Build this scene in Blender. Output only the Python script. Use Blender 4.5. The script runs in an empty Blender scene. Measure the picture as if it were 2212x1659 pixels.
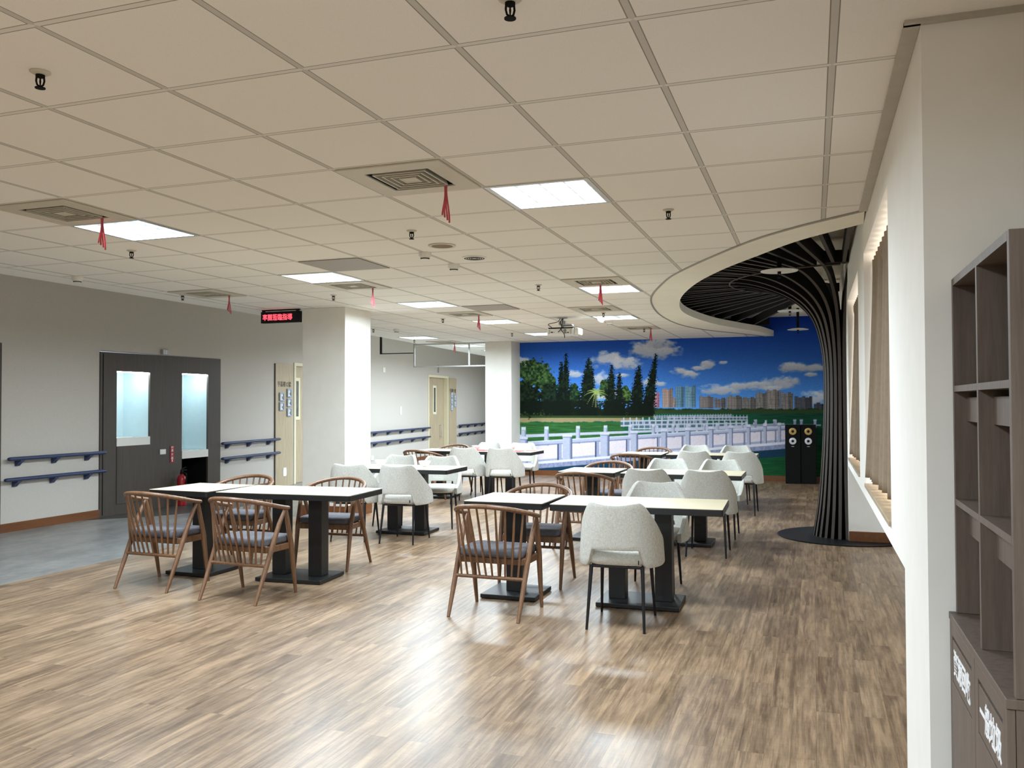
import bpy, math, random
import numpy as np
from mathutils import Vector, Matrix
from mathutils.geometry import tessellate_polygon

random.seed(7)
PI = math.pi
SC = bpy.context.scene
COL = SC.collection

# ------------------------------------------------------------------ camera
EYE = 1.432
F_PX, YAW, PITCH, ROLL = 1860.835, 0.335892, 0.0220154, -0.003185
def cam_axes():
    c, s = math.cos(YAW), math.sin(YAW)
    X = Vector((c, s, 0)); Y = Vector((-s, c, 0)); Z = Vector((0, 0, 1))
    f = Y*math.cos(PITCH) + Z*math.sin(PITCH)
    u = -Y*math.sin(PITCH) + Z*math.cos(PITCH)
    r = X*math.cos(ROLL) + u*math.sin(ROLL)
    u = -X*math.sin(ROLL) + u*math.cos(ROLL)
    return r, u, f
R_, U_, F_ = cam_axes()
cam_data = bpy.data.cameras.new('camera')
cam = bpy.data.objects.new('camera', cam_data); COL.objects.link(cam)
cam.matrix_world = Matrix(((R_.x, U_.x, -F_.x, 0), (R_.y, U_.y, -F_.y, 0), (R_.z, U_.z, -F_.z, EYE), (0, 0, 0, 1)))
cam_data.sensor_fit = 'HORIZONTAL'; cam_data.sensor_width = 36.0
cam_data.lens = F_PX/2212*36.0
cam_data.clip_start = 0.05
SC.camera = cam

# ------------------------------------------------------------------ world, exposure
wd = bpy.data.worlds.new('world'); SC.world = wd; wd.use_nodes = True
wd.node_tree.nodes['Background'].inputs[0].default_value = (0.75, 0.85, 1, 1)
wd.node_tree.nodes['Background'].inputs[1].default_value = 0.6
SC.view_settings.view_transform = 'Standard'
SC.view_settings.look = 'None'
SC.view_settings.exposure = 0.50
SC.view_settings.gamma = 1.0
SC.view_settings.use_curve_mapping = False
SC.cycles.use_denoising = True
SC.cycles.max_bounces = 9
SC.cycles.diffuse_bounces = 6
SC.cycles.glossy_bounces = 4
SC.cycles.transmission_bounces = 6
SC.cycles.transparent_max_bounces = 8
SC.cycles.sample_clamp_indirect = 6.0
LIGHT_L = 5.0          # glow of the ceiling light diffusers
LAMP_W, LAMP_SPREAD = 66.0, 172.0   # each square ceiling light: power, and the cut-off of its louvre

# ------------------------------------------------------------------ materials
def lin(c):
    return tuple(((v/255)/12.92 if v/255 <= 0.04045 else ((v/255+0.055)/1.055)**2.4) for v in c)
class NT:
    def __init__(s, name):
        s.m = bpy.data.materials.new(name); s.m.use_nodes = True
        s.t = s.m.node_tree; s.b = s.t.nodes['Principled BSDF']; s.out = s.t.nodes['Material Output']
    def n(s, typ, **kw):
        nd = s.t.nodes.new('ShaderNode'+typ)
        for k, v in kw.items():
            if k[0] == 'i' and k[1:].isdigit(): nd.inputs[int(k[1:])].default_value = v
            else: setattr(nd, k, v)
        return nd
    def l(s, a, b): s.t.links.new(a, b)
    def coord(s, scale=(1, 1, 1), rot=(0, 0, 0)):
        tc = s.n('TexCoord'); mp = s.n('Mapping')
        mp.inputs['Scale'].default_value = scale; mp.inputs['Rotation'].default_value = rot
        s.l(tc.outputs['Object'], mp.inputs['Vector']); return mp.outputs['Vector']
    def noise(s, vec, scale, detail=3, rough=0.5):
        nd = s.n('TexNoise'); nd.inputs['Scale'].default_value = scale
        nd.inputs['Detail'].default_value = detail; nd.inputs['Roughness'].default_value = rough
        s.l(vec, nd.inputs['Vector']); return nd.outputs['Fac']
    def ramp(s, fac, stops):
        nd = s.n('ValToRGB'); e = nd.color_ramp.elements
        e[0].position, e[0].color = stops[0][0], (*stops[0][1], 1)
        e[1].position, e[1].color = stops[-1][0], (*stops[-1][1], 1)
        for p, c in stops[1:-1]:
            x = e.new(p); x.color = (*c, 1)
        s.l(fac, nd.inputs['Fac']); return nd.outputs['Color']
    def mix(s, fac, a, b, mode='MIX'):
        nd = s.n('MixRGB', blend_type=mode)
        for i, v in ((0, fac), (1, a), (2, b)):
            if hasattr(v, 'is_linked'): s.l(v, nd.inputs[i])
            elif i == 0: nd.inputs[0].default_value = v
            else: nd.inputs[i].default_value = (*v, 1)
        return nd.outputs[0]
    def math(s, op, a, b=None, clamp=False):
        nd = s.n('Math', operation=op, use_clamp=clamp)
        for i, v in ((0, a), (1, b)):
            if v is None: continue
            if hasattr(v, 'is_linked'): s.l(v, nd.inputs[i])
            else: nd.inputs[i].default_value = v
        return nd.outputs[0]
    def bump(s, h, strength, dist=0.002):
        nd = s.n('Bump'); nd.inputs['Strength'].default_value = strength; nd.inputs['Distance'].default_value = dist
        s.l(h, nd.inputs['Height']); s.l(nd.outputs['Normal'], s.b.inputs['Normal'])
    def base(s, c):
        if hasattr(c, 'is_linked'): s.l(c, s.b.inputs['Base Color'])
        else: s.b.inputs['Base Color'].default_value = (*c, 1)
    def set(s, rough=0.5, metal=0.0, spec=0.5):
        s.b.inputs['Roughness'].default_value = rough; s.b.inputs['Metallic'].default_value = metal
        s.b.inputs['Specular IOR Level'].default_value = spec

def plain(name, rgb, rough=0.5, metal=0.0, spec=0.5, var=0.06, scale=14, bump=0.0):
    t = NT(name); c = lin(rgb); v = t.coord()
    f = t.noise(v, scale, 4)
    t.base(t.ramp(f, [(0.3, tuple(x*(1-var) for x in c)), (0.7, tuple(min(1, x*(1+var)) for x in c))]))
    t.set(rough, metal, spec)
    if bump: t.bump(t.noise(v, scale*14, 2), bump, 0.001)
    return t.m
def wood(name, dark, light, rough=0.45, scale=1.0, axis=2, contrast=0.25):
    t = NT(name); sc = [22*scale]*3; sc[axis] = 1.2*scale
    v = t.coord(sc)
    f = t.noise(v, 2.2, 6, 0.6)
    c = t.ramp(f, [(0.5-contrast, lin(dark)), (0.5+contrast, lin(light))])
    g = t.noise(t.coord([s*6 for s in sc]), 2.0, 2)
    c = t.mix(0.18, c, t.ramp(g, [(0.35, lin(dark)), (0.65, lin(light))]))
    t.base(c); t.set(rough); t.bump(f, 0.15, 0.001)
    return t.m
def fabric(name, a, b, scale=420, rough=0.95):
    t = NT(name)
    fx = t.noise(t.coord((scale, scale*0.12, scale*0.12)), 1.0, 2); fz = t.noise(t.coord((scale*0.15, scale*0.15, scale)), 1.0, 2)
    f = t.math('ADD', t.math('MULTIPLY', fx, 0.5), t.math('MULTIPLY', fz, 0.5))
    bl = t.noise(t.coord(), 9, 3)
    c = t.ramp(f, [(0.35, lin(a)), (0.6, lin(b))])
    c = t.mix(t.math('MULTIPLY', bl, 0.25), c, lin(a))
    t.base(c); t.set(rough, 0, 0.2); t.bump(f, 0.25, 0.001)
    return t.m
def emit(name, rgb, strength):
    t = NT(name); t.base((0.8, 0.8, 0.8)); t.b.inputs['Emission Color'].default_value = (*rgb, 1)
    t.b.inputs['Emission Strength'].default_value = strength
    return t.m

M = {}
M['wall_warm'] = plain('wall paint warm grey', (192, 186, 178), 0.8, spec=0.2, var=0.03, scale=60, bump=0.15)
M['wall_white'] = plain('wall paint white', (236, 233, 226), 0.7, spec=0.25, var=0.02, scale=6)
M['soffit'] = plain('plasterboard soffit', (236, 230, 216), 0.75, spec=0.2, var=0.02, scale=5)
M['pillar'] = plain('pillar paint', (226, 223, 215), 0.75, spec=0.2, var=0.02, scale=8)
M['baseboard'] = wood('baseboard wood', (92, 52, 24), (124, 76, 38), 0.4, 0.6, axis=1)
M['black'] = plain('black powder coat', (11, 11, 12), 0.45, var=0.1)
M['black_gloss'] = plain('black lacquer', (9, 9, 11), 0.45, spec=0.3, var=0.1)
M['black_matt'] = plain('matt black', (12, 12, 12), 0.8, spec=0.2, var=0.1)
M['metal_dark'] = plain('dark steel', (38, 38, 42), 0.4, 0.6)
M['chrome'] = plain('chrome', (210, 212, 214), 0.15, 1.0)
M['alu'] = plain('brushed aluminium', (190, 190, 188), 0.35, 0.8)
M['tbar'] = plain('grey metal trim', (150, 146, 136), 0.5, 0.2)
M['white_plastic'] = plain('white plastic', (226, 224, 218), 0.4, var=0.02)
M['white_gloss'] = plain('white glazed ceramic', (240, 240, 238), 0.15, var=0.01)
M['vent'] = plain('vent enamel', (196, 188, 170), 0.5, var=0.02)
M['vent_dark'] = plain('vent throat', (26, 25, 22), 0.9, var=0.1)
M['tabletop'] = wood('pale ash laminate', (206, 192, 158), (226, 214, 184), 0.38, 0.35, axis=0, contrast=0.3)
M['chairwood'] = wood('walnut stained ash', (82, 57, 38), (136, 98, 69), 0.42, 1.3, axis=2, contrast=0.3)
M['cushion'] = fabric('grey seat fabric', (80, 79, 83), (108, 107, 112), 500)
M['linen'] = fabric('light grey linen weave', (168, 166, 158), (206, 205, 198), 420)
M['rail'] = plain('navy vinyl handrail', (46, 58, 92), 0.45, var=0.05)
M['darkwood'] = wood('grey brown laminate', (58, 51, 44), (78, 69, 60), 0.5, 0.7, axis=2, contrast=0.3)
M['shelfwood'] = wood('taupe oak laminate', (80, 67, 58), (112, 97, 86), 0.5, 1.0, axis=2, contrast=0.28)
M['palewood'] = wood('pale striped veneer', (160, 142, 114), (196, 180, 152), 0.45, 1.2, axis=2, contrast=0.22)
M['cream'] = plain('cream door frame', (226, 218, 188), 0.5, var=0.02)
M['slat'] = wood('dark slat laminate', (40, 33, 27), (66, 56, 46), 0.6, 0.8, axis=2, contrast=0.3)
M['slat_beam'] = plain('black slat frame', (14, 13, 12), 0.7, spec=0.2)
M['red'] = plain('red enamel', (150, 18, 26), 0.3, var=0.05)
M['red_sign'] = plain('red sign board', (150, 22, 34), 0.4, var=0.03)
M['red_tray'] = plain('red plastic tray', (196, 48, 62), 0.45, var=0.03)
M['ribbon'] = plain('pink red ribbon', (196, 84, 98), 0.5, var=0.15)
M['curtain'] = plain('taupe curtain', (138, 122, 104), 0.95, spec=0.1, var=0.06, scale=30)
M['paper'] = plain('white paper', (238, 238, 234), 0.8, var=0.01)
M['print'] = plain('grey print', (110, 110, 112), 0.8)
M['picframe'] = plain('blue grey frame', (150, 166, 190), 0.4, var=0.04)
M['sill'] = wood('beige sill laminate', (150, 132, 108), (186, 168, 142), 0.4, 0.8, axis=1)
M['niche'] = plain('pale blue glazed panel', (206, 224, 228), 0.25, var=0.02)
M['gold'] = plain('gold speaker cone', (190, 158, 96), 0.35, 0.4)
M['silver'] = plain('silver speaker cone', (214, 214, 218), 0.35, 0.3)
M['text_dark'] = plain('dark letter', (72, 56, 44), 0.5)
M['text_white'] = plain('white vinyl letter', (240, 240, 242), 0.5, var=0.01)
M['perf'] = None
M['light'] = emit('lit diffuser', (0.775, 0.905, 1.0), LIGHT_L)
M['light'].cycles.emission_sampling = 'NONE'
M['niche_light'] = emit('lit niche strip', (0.86, 0.96, 1.0), 42)
M['led_red'] = emit('lit red diodes', (1.0, 0.008, 0.05), 2.2)
M['night'] = emit('lit night light', (1.0, 0.85, 0.7), 9.0)
M['daylight'] = emit('daylight behind window', (1.0, 0.93, 0.84), 3.0)
def m_glass():
    t = NT('clear glass'); t.base((0.95, 0.98, 0.97)); t.set(0.02)
    t.b.inputs['Transmission Weight'].default_value = 1.0; t.b.inputs['IOR'].default_value = 1.02
    return t.m
M['glass'] = m_glass()
def m_doorglass():
    return plain('dim door pane', (84, 88, 86), 0.12, var=0.3, scale=9)
M['doorglass'] = m_doorglass()
def m_perf():
    t = NT('perforated grey panel'); v = t.coord((70, 70, 70))
    vo = t.n('TexVoronoi'); t.l(v, vo.inputs['Vector']); vo.inputs['Scale'].default_value = 1.0
    vo.inputs['Randomness'].default_value = 0.0
    t.base(t.ramp(vo.outputs['Distance'], [(0.25, lin((70, 66, 62))), (0.4, lin((158, 150, 142)))])); t.set(0.6)
    return t.m
M['perf'] = m_perf()
def m_ceiling():
    t = NT('suspended ceiling tiles'); tc = t.n('TexCoord'); sp = t.n('SeparateXYZ'); t.l(tc.outputs['Object'], sp.inputs[0])
    def dist(o, off):
        a = t.math('ADD', o, off); a = t.math('DIVIDE', a, 0.6); a = t.math('FRACT', a)
        a = t.math('SUBTRACT', a, 0.5); a = t.math('ABSOLUTE', a)          # 0.5 on a line
        return t.math('MULTIPLY', t.math('SUBTRACT', 0.5, a), 0.6)        # metres from the line
    dx = dist(sp.outputs[0], 60-0.077); dy = dist(sp.outputs[1], 60-3.26)
    d = t.math('MINIMUM', dx, dy)
    d = t.math('ADD', d, t.math('MULTIPLY', t.math('LESS_THAN', sp.outputs[0], -6.70), 1.0))
    e = t.math('ABSOLUTE', t.math('ADD', sp.outputs[0], 6.70))
    d = t.math('MINIMUM', d, e)
    nz = t.noise(t.coord(), 260, 2, 0.7); n2 = t.noise(t.coord(), 0.8, 2)
    tile = t.ramp(nz, [(0.3, lin((232, 228, 221))), (0.7, lin((240, 236, 229)))])
    tile = t.mix(t.math('MULTIPLY', n2, 0.2), tile, lin((228, 224, 216)))
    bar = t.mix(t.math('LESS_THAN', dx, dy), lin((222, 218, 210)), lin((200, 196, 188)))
    c = t.mix(t.math('LESS_THAN', d, 0.0115), tile, bar)
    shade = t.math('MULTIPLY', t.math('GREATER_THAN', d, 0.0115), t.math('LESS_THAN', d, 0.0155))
    c = t.mix(t.math('MULTIPLY', shade, 0.75), c, lin((86, 76, 64)))  # thin shadow line beside each grid bar, painted into the tile colour
    t.base(c); t.set(0.85, 0, 0.15); t.bump(nz, 0.12, 0.001)
    return t.m
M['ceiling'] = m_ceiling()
def m_floor():
    t = NT('distressed wood vinyl planks'); tc = t.n('TexCoord'); sp = t.n('SeparateXYZ'); cb = t.n('CombineXYZ')
    t.l(tc.outputs['Object'], sp.inputs[0]); t.l(sp.outputs[1], cb.inputs[0]); t.l(sp.outputs[0], cb.inputs[1])
    br = t.n('TexBrick'); br.offset = 0.37; br.offset_frequency = 2; br.squash = 1.0
    t.l(cb.outputs[0], br.inputs['Vector'])
    br.inputs['Color1'].default_value = (0, 0, 0, 1); br.inputs['Color2'].default_value = (1, 1, 1, 1)
    br.inputs['Mortar'].default_value = (0.1, 0.1, 0.1, 1)
    br.inputs['Scale'].default_value = 1.0; br.inputs['Mortar Size'].default_value = 0.0008
    br.inputs['Brick Width'].default_value = 0.92; br.inputs['Row Height'].default_value = 0.102; br.inputs['Bias'].default_value = 0.0
    bsep = t.n('SeparateColor'); t.l(br.outputs['Color'], bsep.inputs[0]); rnd = bsep.outputs[0]
    # grain pattern shifts from plank to plank
    off = t.n('CombineXYZ'); t.l(t.math('MULTIPLY', rnd, 37.0), off.inputs[0]); t.l(t.math('MULTIPLY', rnd, 91.0), off.inputs[1])
    va = t.n('VectorMath', operation='ADD'); t.l(tc.outputs['Object'], va.inputs[0]); t.l(off.outputs[0], va.inputs[1])
    def vmap(sc):
        mp = t.n('Mapping'); mp.inputs['Scale'].default_value = sc; t.l(va.outputs[0], mp.inputs['Vector']); return mp.outputs[0]
    grain = t.noise(vmap((52, 3.4, 1)), 1.0, 6, 0.62)
    blotch = t.noise(vmap((15, 3.2, 1)), 1.0, 6, 0.6)
    fine = t.noise(vmap((190, 9, 1)), 1.0, 3, 0.6)
    cross = t.noise(vmap((9, 60, 1)), 1.0, 3, 0.6)
    c = t.ramp(blotch, [(0.36, lin((58, 44, 31))), (0.44, lin((96, 75, 55))), (0.51, lin((140, 114, 88))), (0.60, lin((170, 143, 114)))])
    c = t.mix(0.55, c, t.ramp(grain, [(0.39, lin((50, 36, 26))), (0.48, lin((116, 91, 68))), (0.57, lin((170, 142, 113)))]))
    c = t.mix(0.16, c, t.ramp(fine, [(0.40, lin((84, 65, 48))), (0.60, lin((172, 146, 118)))]))
    c = t.mix(0.10, c, t.ramp(cross, [(0.40, lin((84, 66, 50))), (0.60, lin((174, 148, 120)))]))
    c = t.mix(0.35, c, t.mix(rnd, lin((100, 80, 60)), lin((168, 141, 113))))
    kn = t.n('TexVoronoi'); kn.inputs['Scale'].default_value = 1.0
    t.l(vmap((3.0, 1.7, 1)), kn.inputs['Vector'])
    c = t.mix(t.ramp(kn.outputs['Distance'], [(0.015, (0.7,)*3), (0.05, (0,)*3)]), c, lin((72, 52, 36)))
    c = t.mix(t.math('MULTIPLY', br.outputs['Fac'], 0.5), c, lin((86, 68, 50)))
    big = t.noise(vmap((2.6, 1.1, 1)), 1.0, 4, 0.6)
    c = t.mix(t.ramp(big, [(0.36, (0.62,)*3), (0.54, (0.0,)*3)]), c, t.mix(0.55, c, lin((62, 46, 32)), 'MIX'))
    streak = t.noise(vmap((26, 0.9, 1)), 1.0, 5, 0.66)
    c = t.mix(t.ramp(streak, [(0.37, (0.55,)*3), (0.46, (0.0,)*3)]), c, lin((80, 57, 38)))
    c = t.mix(t.ramp(streak, [(0.55, (0.0,)*3), (0.66, (0.4,)*3)]), c, lin((188, 156, 120)))
    t.base(c)
    rr = t.math('ADD', t.math('MULTIPLY', blotch, 0.16), 0.265)
    t.l(rr, t.b.inputs['Roughness']); t.b.inputs['Specular IOR Level'].default_value = 0.55
    wav = t.noise(t.coord((1.2, 1.2, 1)), 2.2, 2)
    h = t.math('ADD', t.math('MULTIPLY', grain, 0.05), t.math('MULTIPLY', wav, 1.6))
    t.bump(h, 0.14, 0.0025)
    return t.m
M['floor'] = m_floor()
def m_greyfloor():
    t = NT('grey cloudy vinyl'); a = t.noise(t.coord((2.2, 0.9, 1)), 2.0, 5, 0.6); b = t.noise(t.coord((9, 4, 1)), 2.0, 4, 0.6)
    c = t.ramp(a, [(0.3, lin((104, 104, 102))), (0.7, lin((150, 150, 148)))])
    c = t.mix(0.35, c, t.ramp(b, [(0.3, lin((96, 96, 94))), (0.7, lin((160, 160, 158)))]))
    t.base(c); t.set(0.32); t.bump(b, 0.1, 0.002)
    return t.m
M['greyfloor'] = m_greyfloor()
M['darkfloor'] = plain('dark wet-area vinyl', (62, 58, 54), 0.4, var=0.15, scale=9)

# ------------------------------------------------------------------ mesh building
class MB:
    def __init__(s): s.v = []; s.f = []; s.mi = []; s.cur = 0
    def add(s, vs, fs):
        o = len(s.v); s.v += [tuple(p) for p in vs]; s.f += [tuple(i+o for i in f) for f in fs]; s.mi += [s.cur]*len(fs); return s
    def box(s, x0, x1, y0, y1, z0, z1):
        v = [(x, y, z) for z in (z0, z1) for y in (y0, y1) for x in (x0, x1)]
        return s.add(v, [(0, 2, 3, 1), (4, 5, 7, 6), (0, 1, 5, 4), (2, 6, 7, 3), (0, 4, 6, 2), (1, 3, 7, 5)])
    def quad(s, a, b, c, d): return s.add([a, b, c, d], [(0, 1, 2, 3)])
    def tube(s, pts, rad, n=10, cap=True, flat=1.0, up=None):
        pts = [Vector(p) for p in pts]; k = len(pts)
        if not isinstance(rad, (list, tuple)): rad = [rad]*k
        vs = []; prev = None
        for i, p in enumerate(pts):
            d = (pts[min(i+1, k-1)] - pts[max(i-1, 0)]).normalized()
            if prev is None:
                a = up if up is not None else (Vector((0, 0, 1)) if abs(d.z) < 0.9 else Vector((1, 0, 0)))
                a = (a - d*a.dot(d)).normalized()
            else:
                a = (prev - d*prev.dot(d)).normalized()
            prev = a; b = d.cross(a)
            for j in range(n):
                t = 2*PI*j/n
                vs.append(p + a*(math.cos(t)*rad[i]*flat) + b*(math.sin(t)*rad[i]))
        fs = [(i*n+j, i*n+(j+1) % n, (i+1)*n+(j+1) % n, (i+1)*n+j) for i in range(k-1) for j in range(n)]
        if cap: fs += [tuple(range(n-1, -1, -1)), tuple((k-1)*n+j for j in range(n))]
        return s.add(vs, fs)
    def lathe(s, prof, n=20, c=(0, 0, 0)):
        vs = [(c[0]+r*math.cos(2*PI*j/n), c[1]+r*math.sin(2*PI*j/n), c[2]+z) for r, z in prof for j in range(n)]
        k = len(prof)
        fs = [(i*n+j, i*n+(j+1) % n, (i+1)*n+(j+1) % n, (i+1)*n+j) for i in range(k-1) for j in range(n)]
        fs += [tuple(range(n-1, -1, -1)), tuple((k-1)*n+j for j in range(n))]
        return s.add(vs, fs)
    def prism(s, loops, f0, f1):
        """loops of 2D points (first the outline, then holes); f0/f1 lift a 2D point to 3D."""
        tri = tessellate_polygon([[Vector((p[0], p[1], 0)) for p in L] for L in loops])
        flat = [p for L in loops for p in L]; n = len(flat)
        vs = [f0(p) for p in flat] + [f1(p) for p in flat]
        fs = [tuple(t) for t in tri] + [tuple(i+n for i in reversed(t)) for t in tri]
        o = 0
        for L in loops:
            m = len(L)
            fs += [(o+i, o+(i+1) % m, o+(i+1) % m+n, o+i+n) for i in range(m)]; o += m
        return s.add(vs, fs)
    def grid(s, fn, nu, nv):
        vs = [fn(i/(nu-1), j/(nv-1)) for j in range(nv) for i in range(nu)]
        fs = [(j*nu+i, j*nu+i+1, (j+1)*nu+i+1, (j+1)*nu+i) for j in range(nv-1) for i in range(nu-1)]
        return s.add(vs, fs)
    def build(s, name, mats, parent=None, smooth=False, bevel=0.0, segs=2, fixn=True):
        me = bpy.data.meshes.new(name); me.from_pydata(s.v, [], s.f)
        for m in (mats if isinstance(mats, (list, tuple)) else [mats]): me.materials.append(m)
        if any(s.mi): me.polygons.foreach_set('material_index', s.mi)
        if fixn:
            import bmesh
            b = bmesh.new(); b.from_mesh(me); bmesh.ops.recalc_face_normals(b, faces=b.faces[:]); b.to_mesh(me); b.free()
        if smooth: me.polygons.foreach_set('use_smooth', [True]*len(me.polygons))
        me.update()
        o = bpy.data.objects.new(name, me); COL.objects.link(o)
        if parent is not None: o.parent = parent
        if smooth == 'auto':
            try: me.set_sharp_from_angle(angle=math.radians(38))
            except Exception: pass
        if bevel:
            bv = o.modifiers.new('bevel', 'BEVEL'); bv.width = bevel; bv.segments = segs; bv.limit_method = 'ANGLE'
        return o
def B(*a): return MB().box(*a)
def tag(o, label=None, cat=None, group=None, kind=None):
    if label: o['label'] = label
    if cat: o['category'] = cat
    if group: o['group'] = group
    if kind: o['kind'] = kind
    return o
def thing(name, label, cat, loc=(0, 0, 0), rz=0.0, group=None):
    o = bpy.data.objects.new(name, None); COL.objects.link(o); o.empty_display_size = 0.1
    o.location = loc; o.rotation_euler = (0, 0, rz)
    return tag(o, label, cat, group)
def struct(name, mb, mats, **kw):
    return tag(mb.build(name, mats, **kw), kind='structure')
def kids(o): return [c for c in COL.objects if c.parent == o]
CH = {}
def copy_tree(root, loc, rz, label, group=None):
    if root.name not in CH: CH[root.name] = [(c, kids(c)) for c in kids(root)]
    r = root.copy(); COL.objects.link(r); r.location = loc; r.rotation_euler = (0, 0, rz); r['label'] = label
    if group: r['group'] = group
    for c, gs in CH[root.name]:
        d = c.copy(); COL.objects.link(d); d.parent = r
        for g in gs:
            e = g.copy(); COL.objects.link(e); e.parent = d
    return r
def spread(proto_fn, places):
    """build the first, copy the others; places = [(loc, rz, label)]"""
    p = None
    for loc, rz, label in places:
        if p is None:
            p = proto_fn(); p.location = loc; p.rotation_euler = (0, 0, rz); p['label'] = label
        else: copy_tree(p, loc, rz, label)
    return p
def text(name, body, size, mat, parent, mw, depth=0.002, width=None, bold=0.0):
    cu = bpy.data.curves.new(name, 'FONT'); cu.body = body; cu.size = size; cu.align_x = 'CENTER'; cu.align_y = 'CENTER'
    cu.extrude = depth; cu.offset = bold; cu.resolution_u = 3
    tmp = bpy.data.objects.new(name+'_curve', cu); COL.objects.link(tmp)
    dg = bpy.context.evaluated_depsgraph_get(); dg.update()
    me = bpy.data.meshes.new_from_object(tmp.evaluated_get(dg))
    bpy.data.objects.remove(tmp); bpy.data.curves.remove(cu)
    xs = [v.co.x for v in me.vertices]; ys = [v.co.y for v in me.vertices]
    sx = (width/(max(xs)-min(xs))) if (width and xs) else 1.0
    cx = (max(xs)+min(xs))/2 if xs else 0; cy = (max(ys)+min(ys))/2 if ys else 0
    me.transform(mw @ Matrix.Diagonal((sx, 1, 1, 1)) @ Matrix.Translation((-cx, -cy, 0)))
    me.materials.clear(); me.materials.append(mat); me.name = name
    o = bpy.data.objects.new(name, me); COL.objects.link(o); o.parent = parent
    return o
def frame_mat(xd, yd, org):
    xd, yd = Vector(xd), Vector(yd); z = xd.cross(yd)
    return Matrix(((xd.x, yd.x, z.x, org[0]), (xd.y, yd.y, z.y, org[1]), (xd.z, yd.z, z.z, org[2]), (0, 0, 0, 1)))
def catmull(P, n=8):
    P = [Vector((*p, 0)[:3]) for p in P]; out = []
    Q = [P[0]*2-P[1]] + P + [P[-1]*2-P[-2]]
    for i in range(1, len(Q)-2):
        for k in range(n):
            t = k/n; a, b, c, d = Q[i-1:i+3]
            out.append(0.5*((2*b)+(c-a)*t+(2*a-5*b+4*c-d)*t*t+(3*b-a-3*c+d)*t**3))
    out.append(P[-1]); return out

# ================================================================== SETTING
HC = 2.637            # suspended ceiling
UP = 2.98             # raised ceiling over the slatted tree
XR = 0.335            # window wall
YM = 16.35            # mural wall
XL = -8.54            # left wall
def wall_b(y): return XL - 0.078*(y-10.3)     # second stretch of the left wall turns slightly
GX, GY = 0.077, 3.26  # ceiling grid origin
def tile(i, j): return (GX+0.6*(i+0.5), GY+0.6*(j+0.5))

# floor: wood, grey corridor, dark wet area
fl = MB()
fl.box(-6.10, 3.2, -6.2, YM+0.2, -0.12, 0); fl.box(-6.10, -5.6, YM+0.2, 27, -0.12, 0)
fl.cur = 1; fl.box(-10.4, -6.10, -6.2, 27, -0.12, 0)
fl.cur = 2; fl.prism([[(-8.6, 8.25), (-7.95, 8.9), (-7.55, 9.7), (-7.5, 10.9), (-8.0, 11.3), (-8.7, 11.3)]], lambda p: (p[0], p[1], -0.05), lambda p: (p[0], p[1], 0.0015))
struct('floor', fl, [M['floor'], M['greyfloor'], M['darkfloor']])

# lower ceiling with holes for lights and vents
LIGHTS = [(-3, 2), (-8, 2), (-8, 6), (-8, 10), (-4, 9), (-5, 14), (-8, 14), (-12, 18), (-8, 18), (-12, 22), (-12, 25), (-12, 29), (-12, 33), (-3, -5), (-8, -4), (-3, -9), (-8, -9)]
VENTS = [(-4, 1), (-8, 1), (-8, 7), (-4, 8), (-5, 12), (-8, 12), (-11, 7), (-5, 17), (-12, 20)]
OUT = [(0.32, 5.80), (-0.14, 6.25), (-0.52, 6.78), (-1.12, 7.91), (-1.42, 8.69), (-1.77, 9.99), (-1.96, 11.7), (-1.93, 13.3), (-1.66, 14.5), (-1.2, 15.45), (-0.80, YM)]
INN = [(0.335, 6.25), (-0.08, 6.74), (-0.40, 7.30), (-0.80, 8.07), (-1.16, 9.0), (-1.47, 10.24), (-1.62, 11.7), (-1.45, 13.3), (-1.12, 14.5), (-0.85, 15.3), (-0.66, YM)]
OUTC = [(p.x, p.y) for p in catmull(OUT)]
INNC = [(p.x, p.y) for p in catmull(INN)]
outline = [(3.0, -6.2), (3.0, 2.985), (0.316, 2.985)] + OUTC + [(-5.62, YM), (-5.62, 27), (-8.46, 27), (-7.07, 10.0), (-7.02, -6.2)]
def sq(c, h): return [(c[0]-h, c[1]-h), (c[0]+h, c[1]-h), (c[0]+h, c[1]+h), (c[0]-h, c[1]+h)]
holes = [sq(tile(*t), 0.280) for t in LIGHTS] + [sq(tile(*t), 0.185) for t in VENTS]
ce = MB()
ce.prism([outline]+holes, lambda p: (p[0], p[1], HC), lambda p: (p[0], p[1], HC+0.05))
ce.cur = 1
ce.box(-10.4, -7.0, -6.2, 27, 2.905, 2.96)                                 # higher strip over the corridor
ce.quad((-7.02, -6.2, HC+0.05), (-7.07, 10, HC+0.05), (-7.07, 10, 2.905), (-7.02, -6.2, 2.905))
ce.quad((-7.07, 10, HC+0.05), (-8.46, 27, HC+0.05), (-8.46, 27, 2.905), (-7.07, 10, 2.905))
ce.box(-2.6, 0.95, 5.2, YM+0.1, UP, UP+0.06)                               # raised ceiling
ce.box(-2.66, -2.6, 5.2, YM+0.1, HC+0.05, UP+0.06); ce.box(-2.66, 0.95, 5.14, 5.2, HC+0.05, UP+0.06)
struct('ceiling', ce, [M['ceiling'], M['soffit']], fixn=True)
# plasterboard band round the opening, its fascia and the grey edge trim
bd = MB(); n = len(OUTC)
ring = OUTC + INNC[::-1]
bd.prism([ring], lambda p: (p[0], p[1], HC-0.002), lambda p: (p[0], p[1], HC+0.10))
struct('trim_1', bd, M['soffit'])
tr = MB(); tr.tube([(x, y, HC-0.001) for x, y in OUTC], 0.012, 6)
struct('trim_2', tr, M['tbar'])
tr = MB(); tr.box(0.285, 0.334, 2.97, 5.80, HC-0.012, HC+0.02); tr.box(0.285, 3.0, 2.955, 2.985, HC-0.012, HC+0.02)
struct('trim_3', tr, plain('pale metal edge trim', (182, 176, 164), 0.5, 0.1))

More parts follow.
